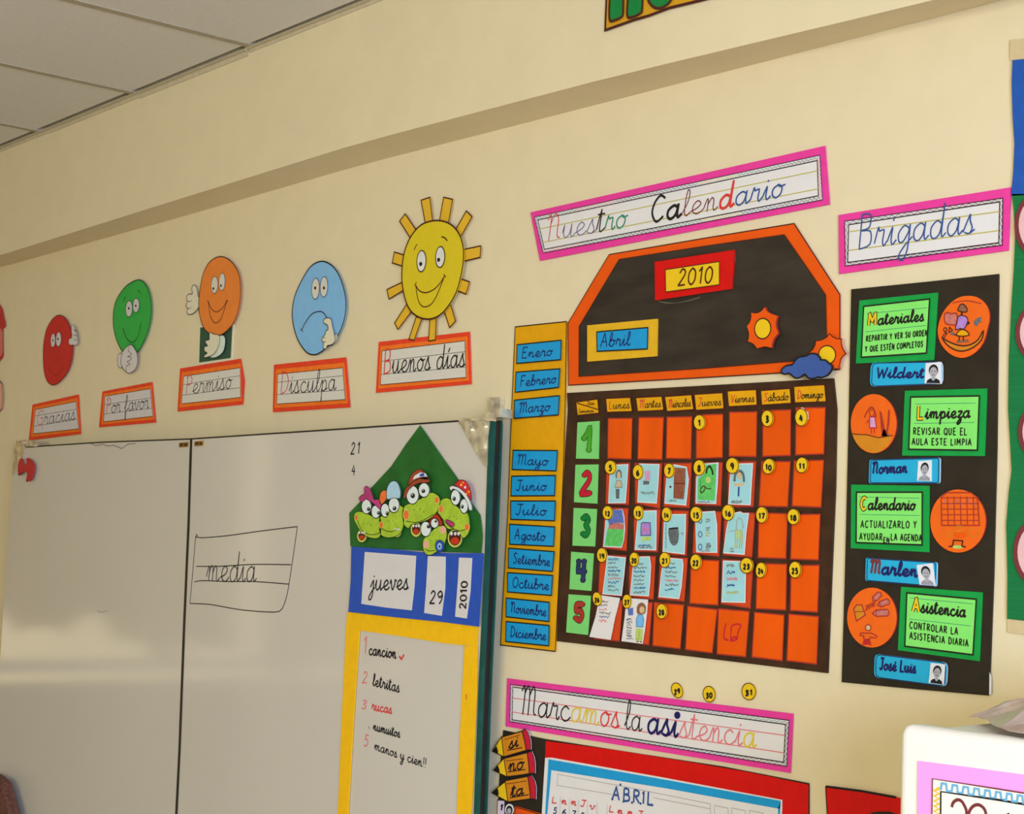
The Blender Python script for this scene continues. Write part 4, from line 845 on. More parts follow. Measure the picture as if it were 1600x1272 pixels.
drawing('child drawing of a tall brown door shape, on the cell with badge 7', Zc, [(720,105),(800,102),(912,125),(932,250),(918,400),(905,512),(692,492),(710,260)], d7)
drawing('child drawing all coloured green, on the cell with badge 8', Zc, [(1060,95),(1230,82),(1222,290),(1205,497),(1005,490),(1010,240)], d8)
drawing('child drawing of a figure with long grey hair, on the cell with badge 9', Zc, [(1360,95),(1575,88),(1560,320),(1550,508),(1330,500),(1345,260)], d9)
drawing('child drawing with blue top and green bottom, on the cell with badge 12', Zc, [(112,560),(270,548),(288,620),(295,750),(285,850),(262,935),(80,925),(100,700)], d12)
drawing('child drawing of a purple block with yellow base, on the cell with badge 13', Zc, [(430,565),(610,560),(610,770),(605,960),(395,955)], d13)
drawing('child drawing of a grey pot shape, on the cell with badge 14', Zc, [(690,600),(905,597),(900,800),(890,1000),(675,975)], d14)
drawing('child drawing of small circles in two columns, on the cell with badge 15', Zc, [(1000,580),(1195,566),(1215,700),(1218,985),(1010,980)], d15)
drawing('child drawing of a faint yellow figure, on the cell with badge 16', Zc, [(1340,600),(1400,585),(1450,572),(1480,590),(1535,588),(1508,780),(1490,1005),(1280,990),(1310,760)], d16)
def wr(a, b, n, ms, size=1.8, w=.0012):
    return lambda s, z: s.scrib(*z([a, b]), n, h1, ms, size, w)
drawing('pale blue sheet of small handwriting, fullest page, on the cell with badge 19', Zd, [(230,108),(400,125),(382,300),(360,480),(185,465)], wr((235,125),(360,445), 9, [ink_blue, ink_gr, ink_gr, ink_blue, ink_gr, ink_pink]))
drawing('pale blue written sheet on the cell with badge 20, between two others', Zd, [(475,120),(620,115),(632,200),(625,350),(612,485),(440,475)], wr((475,165),(610,465), 8, [ink_gr, ink_gr, ink_blue, ink_gr]))
drawing('pale blue written sheet on the cell with badge 21, left of empty cell', Zd, [(760,125),(925,140),(932,200),(915,400),(892,510),(705,492),(730,260)], wr((765,160),(900,440), 7, [ink_gr, ink_blue, ink_gr, ink_gr, ink_pink]))
drawing('pale blue sheet with five short lines of writing, beside badge 23', Zd, [(1303,155),(1490,160),(1510,270),(1505,545),(1288,540)], wr((1335,170),(1450,480), 5, [ink_gr, ink_blue, ink_pink, ink_blue, ink_rule], 2.4, .0015))
drawing('white sheet of small handwriting curling off the lowest row, below badge 26', Zd, [(165,475),(345,500),(325,590),(300,680),(278,790),(258,888),(65,860),(95,760),(120,680)], wr((155,515),(270,730), 6, [ink_gr, ink_gr, ink_pink, ink_gr, ink_blue, ink_pink], 2), white_p)
def d27(s, z):
    s.flat(z(smooth([(505,640),(505,580),(530,548),(560,545),(588,580),(580,640),(560,650),(525,650)], True, 2)), h1, brownc); s.flat(z(ell(552,610,24,32,14)), h2, skin_c); s.flat(z([(515,655),(555,655),(568,700),(560,770),(498,765),(498,700)]), h1, skyc); s.ring(z([(515,655),(555,655),(568,700),(560,770),(498,765),(498,700)]), h2, ink_blue, .001)
    s.flat(z([(495,780),(558,785),(555,895),(520,900),(490,895)]), h1, limec); s.line(z([(525,800),(522,890)]), h2, ink_rule, .0015); s.flat(z([(500,900),(520,900),(520,910),(498,908)]), h2, ink_br); s.flat(z([(530,902),(550,902),(550,912),(530,910)]), h2, ink_br)
    s.flat(z([(420,600),(470,590),(470,660),(425,662)]), h1, bluec); s.scrib(*z([(408,685),(480,890)]), 8, h1, [ink_m, ink_gr, ink_gr], 1.8)
drawing('white sheet with drawn child in blue top and yellow trousers, below badge 27', Zd, [(410,500),(605,515),(595,640),(575,800),(555,925),(362,900),(378,780),(392,680)], d27, white_p)

# ---------------- round day badges
def badge(n, cx, cy, rx, ry, rot, where, h=.0115):
    s = Sheet(); P = ell(cx, cy, rx, ry, 26, rot); s.slab(P, h, .002, badge_m); s.ring(grow(P, .985), h+.0002, ink_br, .0014)
    w_ = rx*(.55 if n < 10 else 1.05); a = rot*.9
    p0 = (cx-w_/2, cy+ry*.40-math.tan(a)*w_/2+ry*.06); p1 = (cx+w_/2, cy+ry*.40+math.tan(a)*w_/2+ry*.06)
    s.text(str(n), p0, p1, ry*(.36 if n < 10 else .30), h+.0004, hair_m, .0034 if n < 10 else .003, slant=0, gap=.25)
    s.build('day_badge', None, 'yellow round badge printed %d, %s' % (n, where), 'badge', 'round yellow day number badges')
wd = ['Monday','Tuesday','Wednesday','Thursday','Friday','Saturday','Sunday']
BA = [(1,809,254,32,43,3,0),(3,1195,232,33,47,5,0),(4,1388,226,35,50,6,0),(5,304,510,32,40,0,1),(6,460,537,29,43,1,1),(7,637,528,29,42,2,1),(8,808,512,33,45,3,1),(9,996,500,36,46,4,1),(10,1202,504,33,45,5,1),(11,1391,497,33,45,6,1)]
BB = [(12,287,77,28,40,0,2),(13,462,77,28,42,1,2),(14,622,87,27,42,2,2),(15,790,86,33,45,3,2),(16,972,76,34,46,4,2),(17,1163,89,32,47,5,2),(18,1343,100,34,46,6,2),(19,255,318,28,42,0,3),(20,438,343,26,42,1,3),(21,612,345,30,44,2,3),(22,788,357,31,45,3,3),(23,1077,377,36,45,4,3),(24,1158,403,29,45,5,3),(25,1352,401,34,48,6,3),(26,228,567,25,40,0,4),(27,397,581,25,41,1,4),(28,594,637,29,44,2,4)]
rn = ['top', 'second', 'third', 'fourth', 'lowest']
for L, (ox, oy) in ((BA, (870,590)), (BB, (870,780))):
    for n, cx, cy, rx, ry, c_, r_ in L:
        badge(n, ox+cx/3.636, oy+cy/3.636, rx/3.636, ry/3.636, {10:.18, 11:.1, 24:.1, 26:-.15}.get(n, 0), 'on the %s row in the %s column of the calendar' % (rn[r_], wd[c_]))
for n, cx, cy, rx, ry, rot, wh in ((29,851,111,24,35,-.35,'left of the three loose ones on the wall'), (30,994,128,27,36,-.15,'middle of the three loose ones on the wall'), (31,1171,116,31,38,-.1,'right of the three loose ones on the wall')):
    badge(n, 760+cx/2.857, 1040+cy/2.857, rx/2.857, ry/2.857, rot, wh, .004)

# ================================================================== DUTIES PANEL
dp = thing('duties_panel', 'tall black duties panel with green cards and orange discs, right of the calendar', 'wall panel', (1440,750))
s = Sheet(); s.slab([(1330,452),(1450,440),(1560,428),(1557,700),(1552,900),(1545,1087),(1430,1077),(1315,1066),(1320,900),(1326,650)], .004, .003, panel_m); s.build('backing', dp)
s = Sheet(); s.flat([(1546,1050),(1549,1057),(1549,1083),(1545.5,1087)], .0045, photo_m); s.build('torn_edge', dp, 'torn white paper edge')
z1 = lambda P: Q(1300, 280, 2.767, P); z2 = lambda P: Q(1300, 700, 3.18, P)
def duty(zf, outer, inner, head, hb, hx, lines, ruled, heavy=.003):
    s = Sheet(); P = zf(outer); s.slab(P, .006, .0015, green_m); c_ = s.build('duty_card', dp, 'green card with light green writing area')
    s = Sheet(); P = zf(inner); s.slab(P, .0075, .001, lgreen_m); s.ring(P, .0077, ink_m, .0024)
    for a, b in ruled: s.line(zf([a, b]), .0077, ink_teal, .0008)
    a, b = zf(hb); ms = [badge_m if i == 0 else ink_m for i in range(len(head))]
    f0 = FONT[head[0]][0]; tot_ = sum(FONT[c][0]+.12 for c in head); u_ = f0/tot_
    s.text(head[0], a, lerp(a, b, u_), hx, .0078, ink_m, .0062, slant=.05, block=True); s.text(head[0], a, lerp(a, b, u_), hx, .0080, badge_m, .0034, slant=.05, block=True)
    s.text(head[1:], lerp(a, b, (f0+.25)/tot_), b, hx, .0079, ink_m, heavy)
    for t, p, q, xh in lines:
        p, q = zf([p, q]); s.text(t, p, q, xh, .0079, ink_m, .0018, slant=.03, gap=.35, block=True)
    s.build('writing_area', c_)
duty(z1, [(118,525),(458,490),(440,782),(103,797)], [(137,550),(422,518),(408,752),(127,770)], 'Materiales', [(155,634),(395,612)], 9.2, [('REPARTIR Y VER SU ORDEN', (147,702), (412,676), 4.3), ('Y QUE ESTÉN COMPLETOS', (143,747), (393,724), 4.3)], [((150,582),(410,556)), ((145,660),(408,632))])
duty(z1, [(315,915),(670,905),(660,1197),(303,1195)], [(340,942),(637,937),(628,1172),(332,1168)], 'Limpieza', [(368,1036),(595,1030)], 10, [('REVISAR QUE EL', (350,1104), (583,1106), 5.3), ('AULA ESTE LIMPIA', (345,1148), (602,1151), 5.0)], [((360,972),(620,968)), ((355,1056),(615,1052))])
duty(z2, [(95,182),(483,188),(482,518),(93,498)], [(122,220),(448,220),(447,482),(120,470)], 'Calendario', [(142,306),(412,308)], 9.4, [('ACTUALIZARLO Y', (142,396), (420,398), 5.4), ('AYUDAR', (136,456), (250,459), 5.2), ('EN', (255,470), (284,471), 4.0), ('LA AGENDA', (292,458), (446,464), 5.0)], [((138,243),(435,250)), ((138,330),(435,336))])
duty(z2, [(343,690),(748,718),(733,1060),(327,1005)], [(372,720),(717,752),(700,1028),(362,985)], 'Asistencia', [(400,812),(662,840)], 10.2, [('CONTROLAR LA', (385,896), (625,928), 5.3), ('ASISTENCIA DIARIA', (385,948), (677,987), 5.2)], [((390,745),(700,775)), ((385,850),(690,885))])
hz = .0075
def disc(zf, P, fn, label):
    s = Sheet(); P = zf(P); s.slab(P, hz, .003, discor_m, brick_m); fn(s); s.build('picture_disc', dp, label)
h3 = hz+.0004; h4 = hz+.0007
def f1(s):
    z = lambda P: Q(1460, 450, 10.6, P)
    s.flat(z(smooth([(180,420),(240,410),(280,430),(330,415),(375,440),(370,600),(280,610),(190,590),(165,500)], True, 2)), h3, redc); s.ring(z(smooth([(180,420),(240,410),(280,430),(330,415),(375,440),(370,600),(280,610),(190,590),(165,500)], True, 2)), h4, brick_m, .002)
    s.flat(z(smooth([(430,275),(480,270),(530,320),(540,390),(480,400),(385,370),(410,310)], True, 2)), h3, brownc); s.ring(z(smooth([(430,275),(480,270),(530,320),(540,390),(480,400),(385,370),(410,310)], True, 2)), h4, ink_br, .0018)
    s.line(z([(455,400),(450,450)]), h4, ink_br, .003); P = z(smooth([(400,470),(470,455),(540,490),(550,570),(490,680),(430,670),(350,690),(370,560)], True, 2)); s.flat(P, h3, purp); s.ring(P, h4, ink_br, .0016); s.line(z([(540,560),(575,580),(545,600)]), h4, ink_br, .003)
    P = z(smooth([(360,780),(420,700),(490,690),(550,730),(575,780),(470,800)], True, 2)); s.flat(P, h3, amber_m); s.ring(P, h4, ink_br, .0018)
    for x in (410,480): s.line(z([(x,800),(x,880)]), h4, ink_br, .002)
    s.flat(z([(365,870),(560,850),(570,900),(370,915)]), h3, brownc)
    P = z(smooth([(130,830),(200,870),(330,930),(480,960),(620,930),(730,850),(800,720),(810,740),(780,860),(650,980),(480,1045),(330,1020),(200,930)], True, 2)); s.flat(P, h3, wood_m); s.ring(P, h4, ink_br, .0022)
    s.flat(z(smooth([(680,520),(740,490),(790,480),(760,540),(800,570),(740,570),(700,640),(650,580)], True, 2)), h3, greyc); s.ring(z(ell(180,690,28,32,12)), h4, ink_br, .0016); s.ring(z([(130,810),(180,740),(210,750),(150,840)]), h4, ink_br, .0016); s.line(z([(240,740),(250,650),(300,700),(240,740)]), h4, ink_br, .0016); s.flat(z(ell(300,755,35,30,10)), h3, greyc); s.line(z([(320,770),(390,795)]), h4, ink_br, .0016)
    s.line(z([(300,250),(450,218),(600,218),(780,260)]), h4, brick_m, .0014, sm=True)
disc(lambda P: Q(1460,450,10.6,P), smooth([(560,130),(680,143),(790,205),(870,300),(912,420),(905,560),(870,700),(830,850),(760,980),(640,1095),(500,1155),(370,1145),(240,1080),(130,960),(70,830),(55,690),(80,560),(130,430),(210,310),(320,205),(440,145)], True, 2), f1, 'orange disc with a drawn child and school things')
def f2(s):
    z = z1; s.flat(z([(88,1100),(110,1104),(150,1105),(200,1118),(255,1108),(262,1118),(240,1155),(205,1180),(175,1183),(135,1168),(105,1140)]), h3, wood_m); s.line(z([(88,1100),(110,1104),(150,1105),(200,1118),(262,1108)]), h4, ink_br, .0014)
    s.line(z([(140,1030),(155,1000),(172,985),(185,1005),(190,1030)]), h4, brick_m, .0022, sm=True); s.ring(z(ell(172,1010,11,16,12)), h4, brick_m, .0014); P = z([(162,1028),(185,1028),(193,1075),(163,1075)]); s.flat(P, h3, pinkc); s.ring(P, h4, crimson_m, .0016); s.line(z([(170,1078),(170,1100)]), h4, crimson_m, .0016); s.line(z([(182,1078),(184,1098)]), h4, crimson_m, .0016); s.line(z([(160,1040),(148,1055)]), h4, crimson_m, .0014)
    s.flat(z([(205,1000),(214,1008),(228,1080),(240,1110),(215,1112)]), h3, brick_m); s.line(z([(247,998),(243,1060),(236,1100)]), h4, brick_m, .003); s.flat(z([(222,1082),(236,1085),(250,1112),(214,1112)]), h3, brownc)
disc(z1, ell(180,1057,99,128,36), f2, 'orange disc with a drawn sweeping girl')
def f3(s):
    z = z2; P = z([(542,245),(570,222),(690,222),(722,245),(732,385),(545,385)]); s.line(P, h4, brick_m, .0018, closed=True)
    for k in range(1, 6): s.line(z([(542+32*k, 240),(545+32*k,385)]), h4, brick_m, .0014)
    for k in range(5): s.line(z([(542,248+28*k),(732,248+28*k)]), h4, brick_m, .0014)
    for k in range(6): s.flat(z(ell(560+30*k,265+12*(k%2),7,8,8)), h3, redc)
    s.ring(z(ell(632,402,22,14,12)), h4, wood_m, .0016); s.flat(z(ell(635,432,34,18,14)), h3, orange_m); s.ring(z(ell(700,420,26,22,10)), h4, wood_m, .0012); s.ring(z(ell(585,430,16,12,10)), h4, wood_m, .0012)
    s.line(z([(580,490),(598,488),(604,458),(650,462),(645,488),(665,492)]), h4, ink_br, .002); s.flat(z(ell(625,492,26,9,12)), h3, limec)
disc(z2, ell(626,363,138,157,36), f3, 'orange disc with a drawn red calendar grid')
def f4(s):
    z = z2; P = z([(108,800),(122,780),(148,780),(165,830),(122,860)]); s.flat(P, h3, wood_m); s.ring(P, h4, brick_m, .002); s.line(z([(110,815),(155,812)]), h4, brick_m, .0014)
    s.text('2010', z([(165,808)])[0], z([(212,785)])[0], 3.4, h4, brick_m, .0016)
    for cx, cy, rx, ry, ro in ((222,740,28,13,-.75), (256,771,32,14,-.35), (243,820,42,16,-.05)):
        q = [(-rx*1.0,0),(-rx*.55,-ry),(rx*.8,-ry),(rx*1.0,0),(rx*.8,ry),(-rx*.55,ry)]
        P = z([(cx+x*math.cos(ro)-y*math.sin(ro), cy+x*math.sin(ro)+y*math.cos(ro)) for x, y in q]); s.flat(P, h3, redc); s.ring(P, h4, brick_m, .0018); a = z([(cx-rx*.55*math.cos(ro)+ry*.8*math.sin(ro), cy-rx*.55*math.sin(ro)-ry*.8*math.cos(ro)), (cx-rx*.55*math.cos(ro)-ry*.8*math.sin(ro), cy-rx*.55*math.sin(ro)+ry*.8*math.cos(ro))]); s.line(a, h4, brick_m, .0014)
    s.flat(z(ell(180,893,14,15,12)), h3, skin_c); s.ring(z(ell(180,893,14,15,12)), h4, brick_m, .0018); P = z([(160,920),(195,920),(225,935),(215,945),(190,940),(185,960),(160,955),(158,935),(138,930),(142,920)]); s.ring(P, h4, brick_m, .0018); s.flat(z([(165,948),(186,948),(188,978),(158,978)]), h3, crimson_m); s.line(z([(160,958),(150,985)]), h4, brick_m, .0018); s.line(z([(186,958),(195,983)]), h4, brick_m, .0018)
disc(z2, ell(198,843,123,149,36), f4, 'orange disc with drawn pencils and a small figure')

def name_tag(txt, label, zf, outer, photo, base, xh, w=.0032, red0=False):
    r = thing('name_tag', label, 'name tag', zf([lerp(outer[0], outer[len(outer)//2], .5)])[0], 'blue name tags with small photos')
    s = Sheet(); P = zf(outer); s.slab(P, .0085, .002, mat('turquoise_tag_card', 40, 168, 206, rough=.35, noise=.03), photo_m); s.ring(grow(P, .955), .0087, ink_navy, .0014)
    a, b = zf(base); s.text(txt, a, b, xh, .0089, ink_navy, w, mats=[ink_wine if (i == 0 and red0) else ink_navy for i in range(len(txt))]); s.build('tag_card', r)
    P = zf(photo); s = Sheet(); s.slab(P, .0095, .0006, photo_m)
    q = lambda u, v: lerp(lerp(P[0], P[1], u), lerp(P[3], P[2], u), v)
    oval = lambda cx, cy, rx, ry, n=14: [q(cx+rx*math.cos(2*math.pi*i/n), cy+ry*math.sin(2*math.pi*i/n)) for i in range(n)]
    s.flat([q(.1,.98), q(.14,.85), q(.32,.75), q(.68,.75), q(.87,.85), q(.9,.98)], .0097, hair_m if 'dark' in label else grey_m)
    s.flat([q(.4,.62), q(.6,.62), q(.62,.78), q(.5,.88), q(.38,.78)], .0098, skinp_m); s.flat(oval(.5,.36,.29,.27), .0099, hair_m); s.flat(oval(.5,.46,.23,.25), .0100, skinp_m)
    for u in (.41,.59): s.flat(oval(u,.42,.04,.02,8), .0102, hair_m)
    s.line([q(.42,.57), q(.5,.6), q(.58,.57)], .0102, hair_m, .0007); s.build('photo', r, 'tiny black-and-white head photo')
def rnd(q, k=.12):
    o = []
    for i in range(4):
        p, c, n = q[i-1], q[i], q[(i+1)%4]; lp = math.dist(p, c); ln = math.dist(c, n); d = k*min(lp, ln)*1.6
        a = lerp(c, p, d/lp); b = lerp(c, n, d/ln); m_ = lerp(lerp(a, b, .5), c, .45); o += [a, m_, b]
    return o
name_tag('Wildert', 'blue name tag under the topmost green card of the black panel, dark jacket in photo', z1, rnd([(168,793),(478,788),(478,886),(163,898)]), [(405,795),(473,790),(475,885),(400,883)], [(190,858),(395,858)], 8)
name_tag('Norman', 'blue name tag under the green card with the drawn sweeping girl beside it', z2, rnd([(186,58),(538,48),(536,176),(182,176)], .05), [(428,65),(495,60),(495,165),(422,163)], [(198,128),(372,122)], 9)
name_tag('Marlen', 'blue name tag just above the lowest green card, photo tilted at its right end', z2, rnd([(168,545),(523,568),(520,690),(165,660)], .05), [(420,582),(500,572),(515,685),(435,680)], [(185,622),(422,640)], 10.5, .004, True)
name_tag('José Luis', 'lowest blue name tag at the foot of the black panel, dark collar in photo', z2, rnd([(212,1022),(574,1066),(568,1188),(208,1140)]), [(490,1068),(562,1075),(555,1178),(480,1168)], [(235,1100),(415,1118)], 9)

# ================================================================== ATTENDANCE BOARD
ab = thing('attendance_board', 'black and red attendance board with a blue edged month sheet, at the bottom', 'wall panel', (1050,1240))
s = Sheet(); s.slab([(786,1141),(852,1155),(1000,1178),(1130,1198),(1263,1224),(1263,1300),(1262,1400),(775,1400),(777,1272),(781,1200)], .004, .003, panel_m); s.build('backing', ab)
z = lambda P: Q(760, 1040, 2.857, P)
s = Sheet(); s.slab(z([(265,337),(580,378),(900,430),(1180,478),(1436,532),(1434,800),(1434,1000),(245,1000),(256,600),(262,420)]), .0055, .001, red_m); s.build('red_border', ab)
s = Sheet(); s.slab(z([(262,412),(290,411),(800,502),(1320,600),(1315,800),(1314,1000),(235,1000),(247,663),(255,520)]), .007, .001, white_p); sh = s.build('month_sheet', ab)
s = Sheet()
s.flat(z([(277,418),(800,510),(1313,604),(1310,640),(800,548),(290,467),(275,460)]), .0073, cyan_m); s.flat(z([(275,460),(290,467),(272,663),(262,1000),(250,1000),(262,663)]), .0073, cyan_m); s.flat(z([(1313,604),(1305,800),(1300,1000),(1290,1000),(1298,800),(1302,640)]), .0073, cyan_m); s.build('blue_edge', sh, 'blue painted edge')
s = Sheet(); s.text('ABRIL', z([(560,597)])[0], z([(745,624)])[0], 10, .0075, ink_blue, .0038, slant=.05, gap=.3)
for x, y in ((562,597),(612,607),(650,612),(688,616),(737,622),(598,532),(700,570)): s.flat(z(ell(x,y,5,6,8)), .0076, ink_blue)
for t, x, y in (('L',290,612),('m',335,618),('m',378,622),('J',418,628),('v',460,640),('L',545,652),('m',585,662),('m',630,668),('J',672,676)): s.text(t, z([(x,y)])[0], z([(x+22,y+3)])[0], 5 if t in 'LJ' else 6, .0075, ink_red, .0022)
for t, x, y in (('5',296,660),('6',337,666),('7',378,674),('8',418,682),('9',458,690)): s.text(t, z([(x,y)])[0], z([(x+18,y+2)])[0], 4.6, .0075, ink_navy, .0022)
s.line(z([(318,485),(316,535),(560,575)]), .0074, ink_lg, .001); s.line(z([(318,485),(640,545),(1000,618),(1000,663)]), .0074, ink_lg, .001); s.line(z([(745,590),(1000,640)]), .0074, ink_lg, .001)
for x in (1018,1095,1175): s.line(z([(x,663),(x,625+(x-1018)*.14),(x+60,637+(x-1018)*.14),(x+62,663)]), .0074, ink_lg, .001)
for x in (330,372,412,452,495,540): s.line(z([(x,585+(x-330)*.16),(x-4,720)]), .0074, ink_lg, .0008)
s.build('lettering', sh)
z = lambda P: Q(760, 1120, 8.37, P)
def pencil(txt, label, body, red, tip, black, base, rules, xh):
    r = thing('pencil_label', label, 'pencil label', z([lerp(body[0], body[2], .5)])[0], 'pencil shaped answer labels')
    s = Sheet(); s.slab(z(tip), .009, .002, badge_m); s.ring(z(tip), .0092, ink_m, .0018); s.flat(z(black), .0093, ink_m); s.build('pencil_tip', r, 'yellow tip with black point')
    s = Sheet(); s.slab(z(red), .009, .002, crimson_m, photo_m); s.ring(z(red), .0092, ink_m, .0018); s.build('pencil_end', r, 'crimson end')
    s = Sheet(); s.slab(z(body), .0095, .002, wood_m); s.ring(z(body), .0097, ink_m, .0022)
    for a, b, w_ in rules: s.line(z([a, b]), .0098, ink_br, w_)
    a, b = z(base); s.text(txt, a, b, xh, .0099, ink_m, .0034); s.build('pencil_body', r)
pencil('si', 'topmost pencil shaped label left of the red attendance board', [(200,265),(330,228),(465,190),(495,310),(520,440),(375,482),(230,525),(218,440),(208,350)], [(465,190),(510,155),(550,220),(575,300),(582,370),(580,430),(520,440),(495,310)], [(200,265),(208,350),(218,440),(230,525),(150,485),(80,450),(140,350)], [(80,450),(132,385),(150,440),(152,485)], [(290,420),(410,385)], [((240,300),(435,240),.0012), ((270,440),(468,405),.002)], 9.5)
pencil('no', 'middle pencil shaped label left of the red attendance board', [(230,545),(380,508),(530,470),(550,600),(560,745),(415,768),(270,785),(245,660)], [(530,470),(590,450),(620,520),(635,600),(635,740),(560,745),(550,600)], [(228,545),(245,660),(268,785),(180,745),(95,700),(160,620)], [(95,700),(148,635),(170,690),(172,740)], [(285,715),(480,680)], [((250,580),(480,550),.0012), ((280,722),(510,690),.002)], 11)
pencil('ta', 'lowest pencil shaped label left of the red attendance board', [(245,835),(390,808),(540,780),(562,930),(575,1075),(430,1095),(280,1115),(262,970)], [(540,780),(585,765),(630,840),(650,920),(645,1080),(575,1075),(562,930)], [(243,850),(262,970),(278,1110),(175,1055),(72,995),(155,920)], [(72,995),(145,930),(160,990),(155,1035)], [(315,1050),(480,1015)], [((270,880),(525,840),.0012), ((305,1060),(555,1020),.002)], 9.5)
s = Sheet(); s.slab(z([(145,1090),(235,1095),(238,1300),(140,1300)]), .007, .001, mat('lilac_white_card', 215,195,215)); s.text('1', z([(170,1225)])[0], z([(210,1225)])[0], 4.2, .0073, ink_m, .004); s.ring(z([(145,1090),(235,1095),(238,1300),(140,1300)]), .0073, ink_m, .0016); s.build('number_card', ab, 'white card with a numeral')
s = Sheet(); s.slab(z(ell(300,1215,55,75)), .007, .001, photo_m); s.flat(z(ell(300,1222,42,60)), .0073, hair_m); s.flat(z(ell(298,1232,26,38)), .0075, skinp_m); s.build('round_photo', ab, 'round black-and-white head photo')
s = Sheet(); s.slab(z([(372,1178),(400,1175),(700,1262),(690,1420),(350,1420)]), .007, .001, orange_m); s.ring(z([(385,1192),(405,1190),(685,1270),(678,1400),(362,1400)]), .0073, ink_br, .0018); s.text('Lo', z([(405,1290)])[0], z([(470,1305)])[0], 5, .0074, ink_red, .003); s.build('orange_card', ab, 'orange name card')

# red card further right, half hidden by the cabinet
s = Sheet(); P = [(1290,1229),(1345,1236),(1400,1246),(1450,1255),(1450,1400),(1300,1400),(1294,1300)]; s.slab(P, .005, .003, red_m); s.line([(1290,1229),(1345,1236),(1400,1246)], .0053, ink_m, .0035); s.line([(1290,1229),(1294,1300)], .0053, ink_m, .002)
s.flat(smooth([(1352,1280),(1362,1270),(1380,1268),(1400,1272),(1410,1300),(1356,1300)], True, 2), .0055, panel_m); s.build('red_card', None, 'red card with black edge, half hidden by the white cabinet', 'wall card')

# ================================================================== RIGHT EDGE POSTER
ep = thing('side_poster', 'tall blue and green poster with pink circles at the right edge', 'poster', (1600,560))
s = Sheet(); s.slab([(1582,94),(1600,92),(1740,80),(1740,300),(1600,305),(1581,306),(1580,300),(1583,270),(1585,225),(1582,180),(1580.5,130)], .005, .003, blueP_m, blush_m); s.build('blue_field', ep)
s = Sheet(); s.slab([(1581,303),(1600,303),(1740,298),(1740,985),(1600,970),(1573.5,967),(1574,900),(1572,820),(1576,770),(1580.5,735),(1578,690),(1575,640),(1576,560),(1580,480),(1584,420),(1586,370),(1584,330)], .005, .003, greenP_m, blush_m); s.build('green_field', ep)
for cy, ry, lx in ((352,52,1587),(520,46,1589),(675,46,1593),(863,54,1585)):
    s = Sheet(); rx = ry*.78; P = ell(lx+rx, cy, rx, ry, 32); s.slab(P, .0075, .002, blush_m); s.ring(grow(P, .97), .0078, ink_wine, .007); s.build('pink_circle', ep)
s = Sheet(); s.slab([(1578,62),(1600,60),(1640,57),(1640,90),(1600,93),(1578,94)], .003, .002, tape_m); s.build('tape_piece', ep, 'masking tape above the poster')
s = Sheet(); s.slab([(1574,967),(1600,970),(1640,975),(1640,998),(1600,992),(1574,988)], .003, .002, tape_m); s.build('tape_piece', ep, 'masking tape below the poster')

# ================================================================== BOARD ON THE BEAM
z = lambda P: Q(900, 0, 6.154, P)
hb = PR+.004
tb = thing('beam_sign', 'amber sign with big green letters high on the beam, cut off above', 'sign', (1020,-30), h=PR)
s = Sheet(); P = z([(280,290),(420,240),(560,190),(700,150),(900,75),(1230,-5),(1700,-130),(2300,-290),(2300,-700),(310,-700),(298,-300),(292,0)]); s.slab(P, hb, .003, mat('amber_sign_card', 206, 146, 24, E=(.8,.72,.55))); s.ring(P, hb+.0003, ink_br, .005); s.build('amber_card', tb)
gl = mat('green_letter_card', 10, 122, 50, E=(.8,.72,.55))
def letter(P):
    s = Sheet(); P = z(smooth(P, True, 3)); s.slab(P, hb+.002, .002, gl); s.ring(P, hb+.0023, ink_br, .005); s.build('letter', tb)
letter([(325,195),(370,195),(440,160),(452,100),(450,-80),(420,-200),(520,-230),(500,-40),(492,150),(540,165),(620,125),(635,70),(640,-200),(600,-380),(480,-380),(420,-320),(400,-380),(325,-360),(328,-100),(320,80)])
letter([(690,-20),(710,30),(760,75),(830,72),(900,20),(930,-60),(900,-120),(960,-180),(960,-300),(880,-400),(760,-390),(690,-280),(670,-140)])

# ================================================================== LEFT EDGE CUTOUTS
s = Sheet(); s.slab(smooth([(-20,470),(0,478),(5,495),(8,508),(6,512),(3,516),(3.5,545),(2,560),(-20,570)], True, 3), .006, .003, mat('dull_red_card', 150, 40, 28, E=EL)); s.flat(smooth([(-20,512),(2,514),(3.5,535),(2,556),(-20,562)], True, 3), .0065, mat('dull_pink_card', 170, 90, 66, E=EL))
s.build('paper_cutout', None, 'red and pink paper cutout at the left edge, upper one', 'paper cutout')
s = Sheet(); s.slab(smooth([(-25,590),(0,596),(4,612),(4,628),(0,642),(-25,650)], True, 3), .006, .003, mat('flesh_card', 176, 128, 88, E=EL)); s.ring(smooth([(-25,590),(0,596),(4,612),(4,628),(0,642),(-25,650)], True, 3), .0063, ink_br, .003)
s.build('paper_cutout', None, 'flesh coloured round paper cutout at the left edge', 'paper cutout')
s = Sheet(); s.slab(smooth([(-25,1215),(-2,1220),(4,1234),(9,1252),(14,1275),(16,1310),(-25,1320)], True, 3), .11, .03, mat('dark_brown_cloth', 84, 48, 34, E=EL, noise=.3, nscale=90, bump=.5)); s.build('brown_cloth', None, 'dark brown cloth edge at the bottom left corner', 'cloth')

